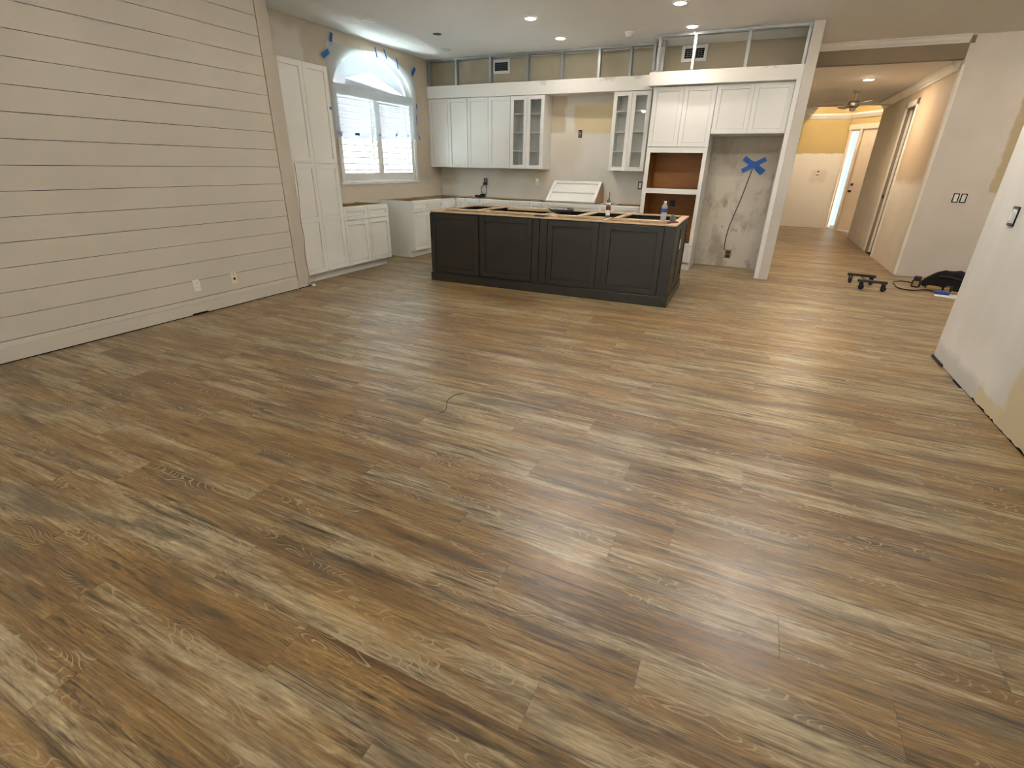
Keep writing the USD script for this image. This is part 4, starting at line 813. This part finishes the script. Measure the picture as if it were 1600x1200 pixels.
# ceiling fan in the hall
fn = thing('ceiling_fan', 'brushed metal ceiling fan hanging at the far end of the hall', 'ceiling fan', (1.26, 12.08, HZ - 0.0005))
part(fn, 'canopy', lathe([(0, -0.05), (0.025, -0.05), (0.065, -0.02), (0.07, 0), (0, 0)], 24), M['chrome'], smooth=35)
part(fn, 'downrod', cyl((0, 0, -0.17), (0, 0, -0.0505), 0.013), M['chrome'])
part(fn, 'motor', lathe([(0, -0.29), (0.06, -0.285), (0.10, -0.25), (0.105, -0.21), (0.07, -0.172), (0, -0.1705)], 28), M['chrome'], smooth=35)
part(fn, 'bowl', lathe([(0, -0.34), (0.04, -0.332), (0.055, -0.2905), (0, -0.2905)], 20), M['chrome'], smooth=35)
M['blade'] = plain('fan_blade', (0.36, 0.31, 0.25), 0.35)
for k in range(4):
    a = 14 + 90 * k
    bl = Polygon([(0.17, -0.045), (0.52, -0.07), (0.60, -0.06), (0.615, 0), (0.60, 0.06), (0.52, 0.07), (0.17, 0.045)])
    bp = part(fn, 'blade', xf(xf(prism(bl, 'z', -0.004, 0.004), rx=11), (0, 0, -0.235), rz=a), M['blade'])
    part(bp, 'blade_arm', xf(box(0.1055, 0.22, -0.018, 0.018, -0.243, -0.2385 + 0.002, 0.002), rz=a), M['chrome'])

# ================================================================ things on the floor of the hall end
dl = thing('furniture_dolly', 'small black dolly of two bars on caster wheels on the open floor', 'dolly', (0, 0, 0))
def bar(p, q, w_, h_):
    p, q = np.array(p, float), np.array(q, float); d = q - p; Lb = np.linalg.norm(d[:2])
    return xf(box(0, Lb, -w_ / 2, w_ / 2, -h_ / 2, h_ / 2, 0.006), p, rz=math.degrees(math.atan2(d[1], d[0])), ry=-math.degrees(math.atan2(d[2], Lb)))
part(dl, 'front_bar', bar((1.385, 7.83, 0.118), (1.71, 7.79, 0.118), 0.06, 0.032), M['dolly'])
part(dl, 'rear_bar', bar((1.325, 8.27, 0.118), (1.655, 8.22, 0.118), 0.06, 0.032), M['dolly'])
part(dl, 'cross_bar', bar((1.545, 7.842, 0.097), (1.50, 8.215, 0.097), 0.05, 0.008), M['black'])
for x, y, sw in ((1.425, 7.825, 20), (1.665, 7.795, 15), (1.365, 8.262, -75), (1.60, 8.228, 30)):
    c = part(dl, 'caster', xf(cat(box(-0.02, 0.02, -0.02, 0.02, 0.094, 0.1005, 0.002), box(-0.006, 0.032, -0.019, -0.014, 0.03, 0.094, 0.002), box(-0.006, 0.032, 0.014, 0.019, 0.03, 0.094, 0.002)), (x, y, 0), rz=sw), M['dolly'])
    part(c, 'wheel', xf(xf(lathe([(0, -0.011), (0.028, -0.011), (0.034, -0.006), (0.034, 0.006), (0.028, 0.011), (0, 0.011)], 24), rx=90), (x + 0.02 * math.cos(math.radians(sw)), y + 0.02 * math.sin(math.radians(sw)), 0.0345), rz=sw), M['rubber'], smooth=35)
# heap of tools
bag = thing('tool_bag', 'slumped black tool bag on the floor behind the near right wall', 'bag', (2.68, 8.66, 0.0005), 12)
n = 40; U, Vv = np.meshgrid(np.linspace(-1, 1, n), np.linspace(-1, 1, n)); rr = np.sqrt(U ** 2 + Vv ** 2 * 1.05)
hh = np.clip(1 - rr ** 2.2, 0, 1) ** 0.55 * (0.13 + 0.09 * meshkit.fbm(np.stack([U * 2.2, Vv * 2.2, 0 * U + 3], -1), 3, 2)) * (0.8 + 0.35 * (U < 0.2))
top = np.stack([U * 0.42, Vv * 0.34, hh], -1).reshape(-1, 3); F = []
for i in range(n - 1):
    for j in range(n - 1):
        a = i * n + j; F += [[a, a + 1, a + n + 1], [a, a + n + 1, a + n]]
keep = hh.ravel() > 0.002; F = [f for f in F if keep[f].any()]
part(bag, 'body', trimesh.Trimesh(top, F, process=True), M['bag'], smooth=True)
part(bag, 'strap', tube(spline([(-0.3, -0.1, 0.15), (-0.2, -0.22, 0.16), (0.0, -0.31, 0.10), (0.18, -0.33, 0.05), (0.3, -0.3, 0.05)], 30), 0.012), M['rubber'])
dr = thing('power_tool', 'yellow and black cordless power tool lying in front of the tool bag', 'power tool', (2.37, 8.16, 0.045), -24)
part(dr, 'housing', cat(xf(trimesh.creation.capsule(height=0.11, radius=0.028), (-0.07, 0, 0.0), ry=90), box(0.035, 0.09, -0.024, 0.024, -0.03, 0.03, 0.01)), M['yellowtool'], smooth=35)
part(dr, 'chuck', xf(lathe([(0.024, 0), (0.022, 0.025), (0.012, 0.06), (0, 0.062)], 18), (-0.10, 0, 0.0), ry=-90), M['black'], smooth=35)
part(dr, 'handle', xf(box(-0.018, 0.018, -0.015, 0.015, 0, 0.10, 0.007), (0.06, 0.02, 0.0), rx=-88), M['yellowtool']); part(dr, 'battery', box(0.03, 0.10, 0.118, 0.16, -0.044, 0.03, 0.008), M['black'])
bt2 = thing('tool_battery', 'black battery pack with pale side standing at the left of the tool bag', 'battery', (2.16, 8.40, 0.0), -20)
part(bt2, 'case', box(-0.05, 0.05, -0.04, 0.04, 0.0005, 0.10, 0.012), M['black']); part(bt2, 'clip_rail', cat(box(-0.04, 0.04, -0.035, 0.035, 0.1005, 0.145, 0.006)), M['rubber']); part(bt2, 'side_label', box(-0.03, 0.03, -0.0415, -0.0403, 0.02, 0.085), M['yellowtool'])
rs = thing('hand_tool', 'yellow handled hand tool lying along the front of the tool bag', 'hand tool', (2.74, 8.09, 0.017), -8)
part(rs, 'handle', xf(trimesh.creation.capsule(height=0.16, radius=0.016), (-0.16, 0.0, 0.0), ry=90), M['yellowtool'], smooth=35); part(rs, 'shaft', cyl((0.017, 0, 0.0), (0.22, 0, 0.0), 0.007), M['steel'])
single('extension_cord', tube(spline([(2.225, 8.56, 0.0085), (2.18, 8.66, 0.008), (2.10, 8.74, 0.008), (1.985, 8.66, 0.008), (1.925, 8.36, 0.008), (1.955, 8.13, 0.008), (2.07, 8.09, 0.008), (2.2, 8.2, 0.008), (2.30, 8.16, 0.010)], 90), 0.0075), M['black'], 'black power cord looping across the floor beside the tools', 'cord')
single('blue_case', cat(box(-0.075, 0.075, -0.05, 0.05, 0, 0.04, 0.01)).apply_transform(trimesh.transformations.translation_matrix((2.36, 8.02, 0.0065)) @ trimesh.transformations.rotation_matrix(-0.2, [0, 0, 1])), M['bluebox'], 'small blue case on white paper by the near right wall', 'case')
single('paper_sheet', trimesh.util.concatenate([xf(box(-0.19, 0.3, -0.12, 0.15, 0.0005, 0.0055), (2.46, 7.93, 0), rz=-14)]), M['paper'], 'white paper sheet on the floor under the blue case', 'paper')

single('string_scrap', tube(spline([(-1.56, 2.60, 0.003), (-1.60, 2.55, 0.003), (-1.605, 2.48, 0.003), (-1.58, 2.41, 0.003), (-1.54, 2.34, 0.003), (-1.55, 2.28, 0.003)], 24), 0.003), plain('tan_string', (0.22, 0.14, 0.05), 0.8), 'short curled tan string lying on the open floor', 'string')

single('edge_strip', cat(box(1.580, 1.592, 4.80, 5.075, 0.0005, 0.02, 0.003)), M['rubber'], 'short black strip at the foot of the near right wall corner', 'strip')
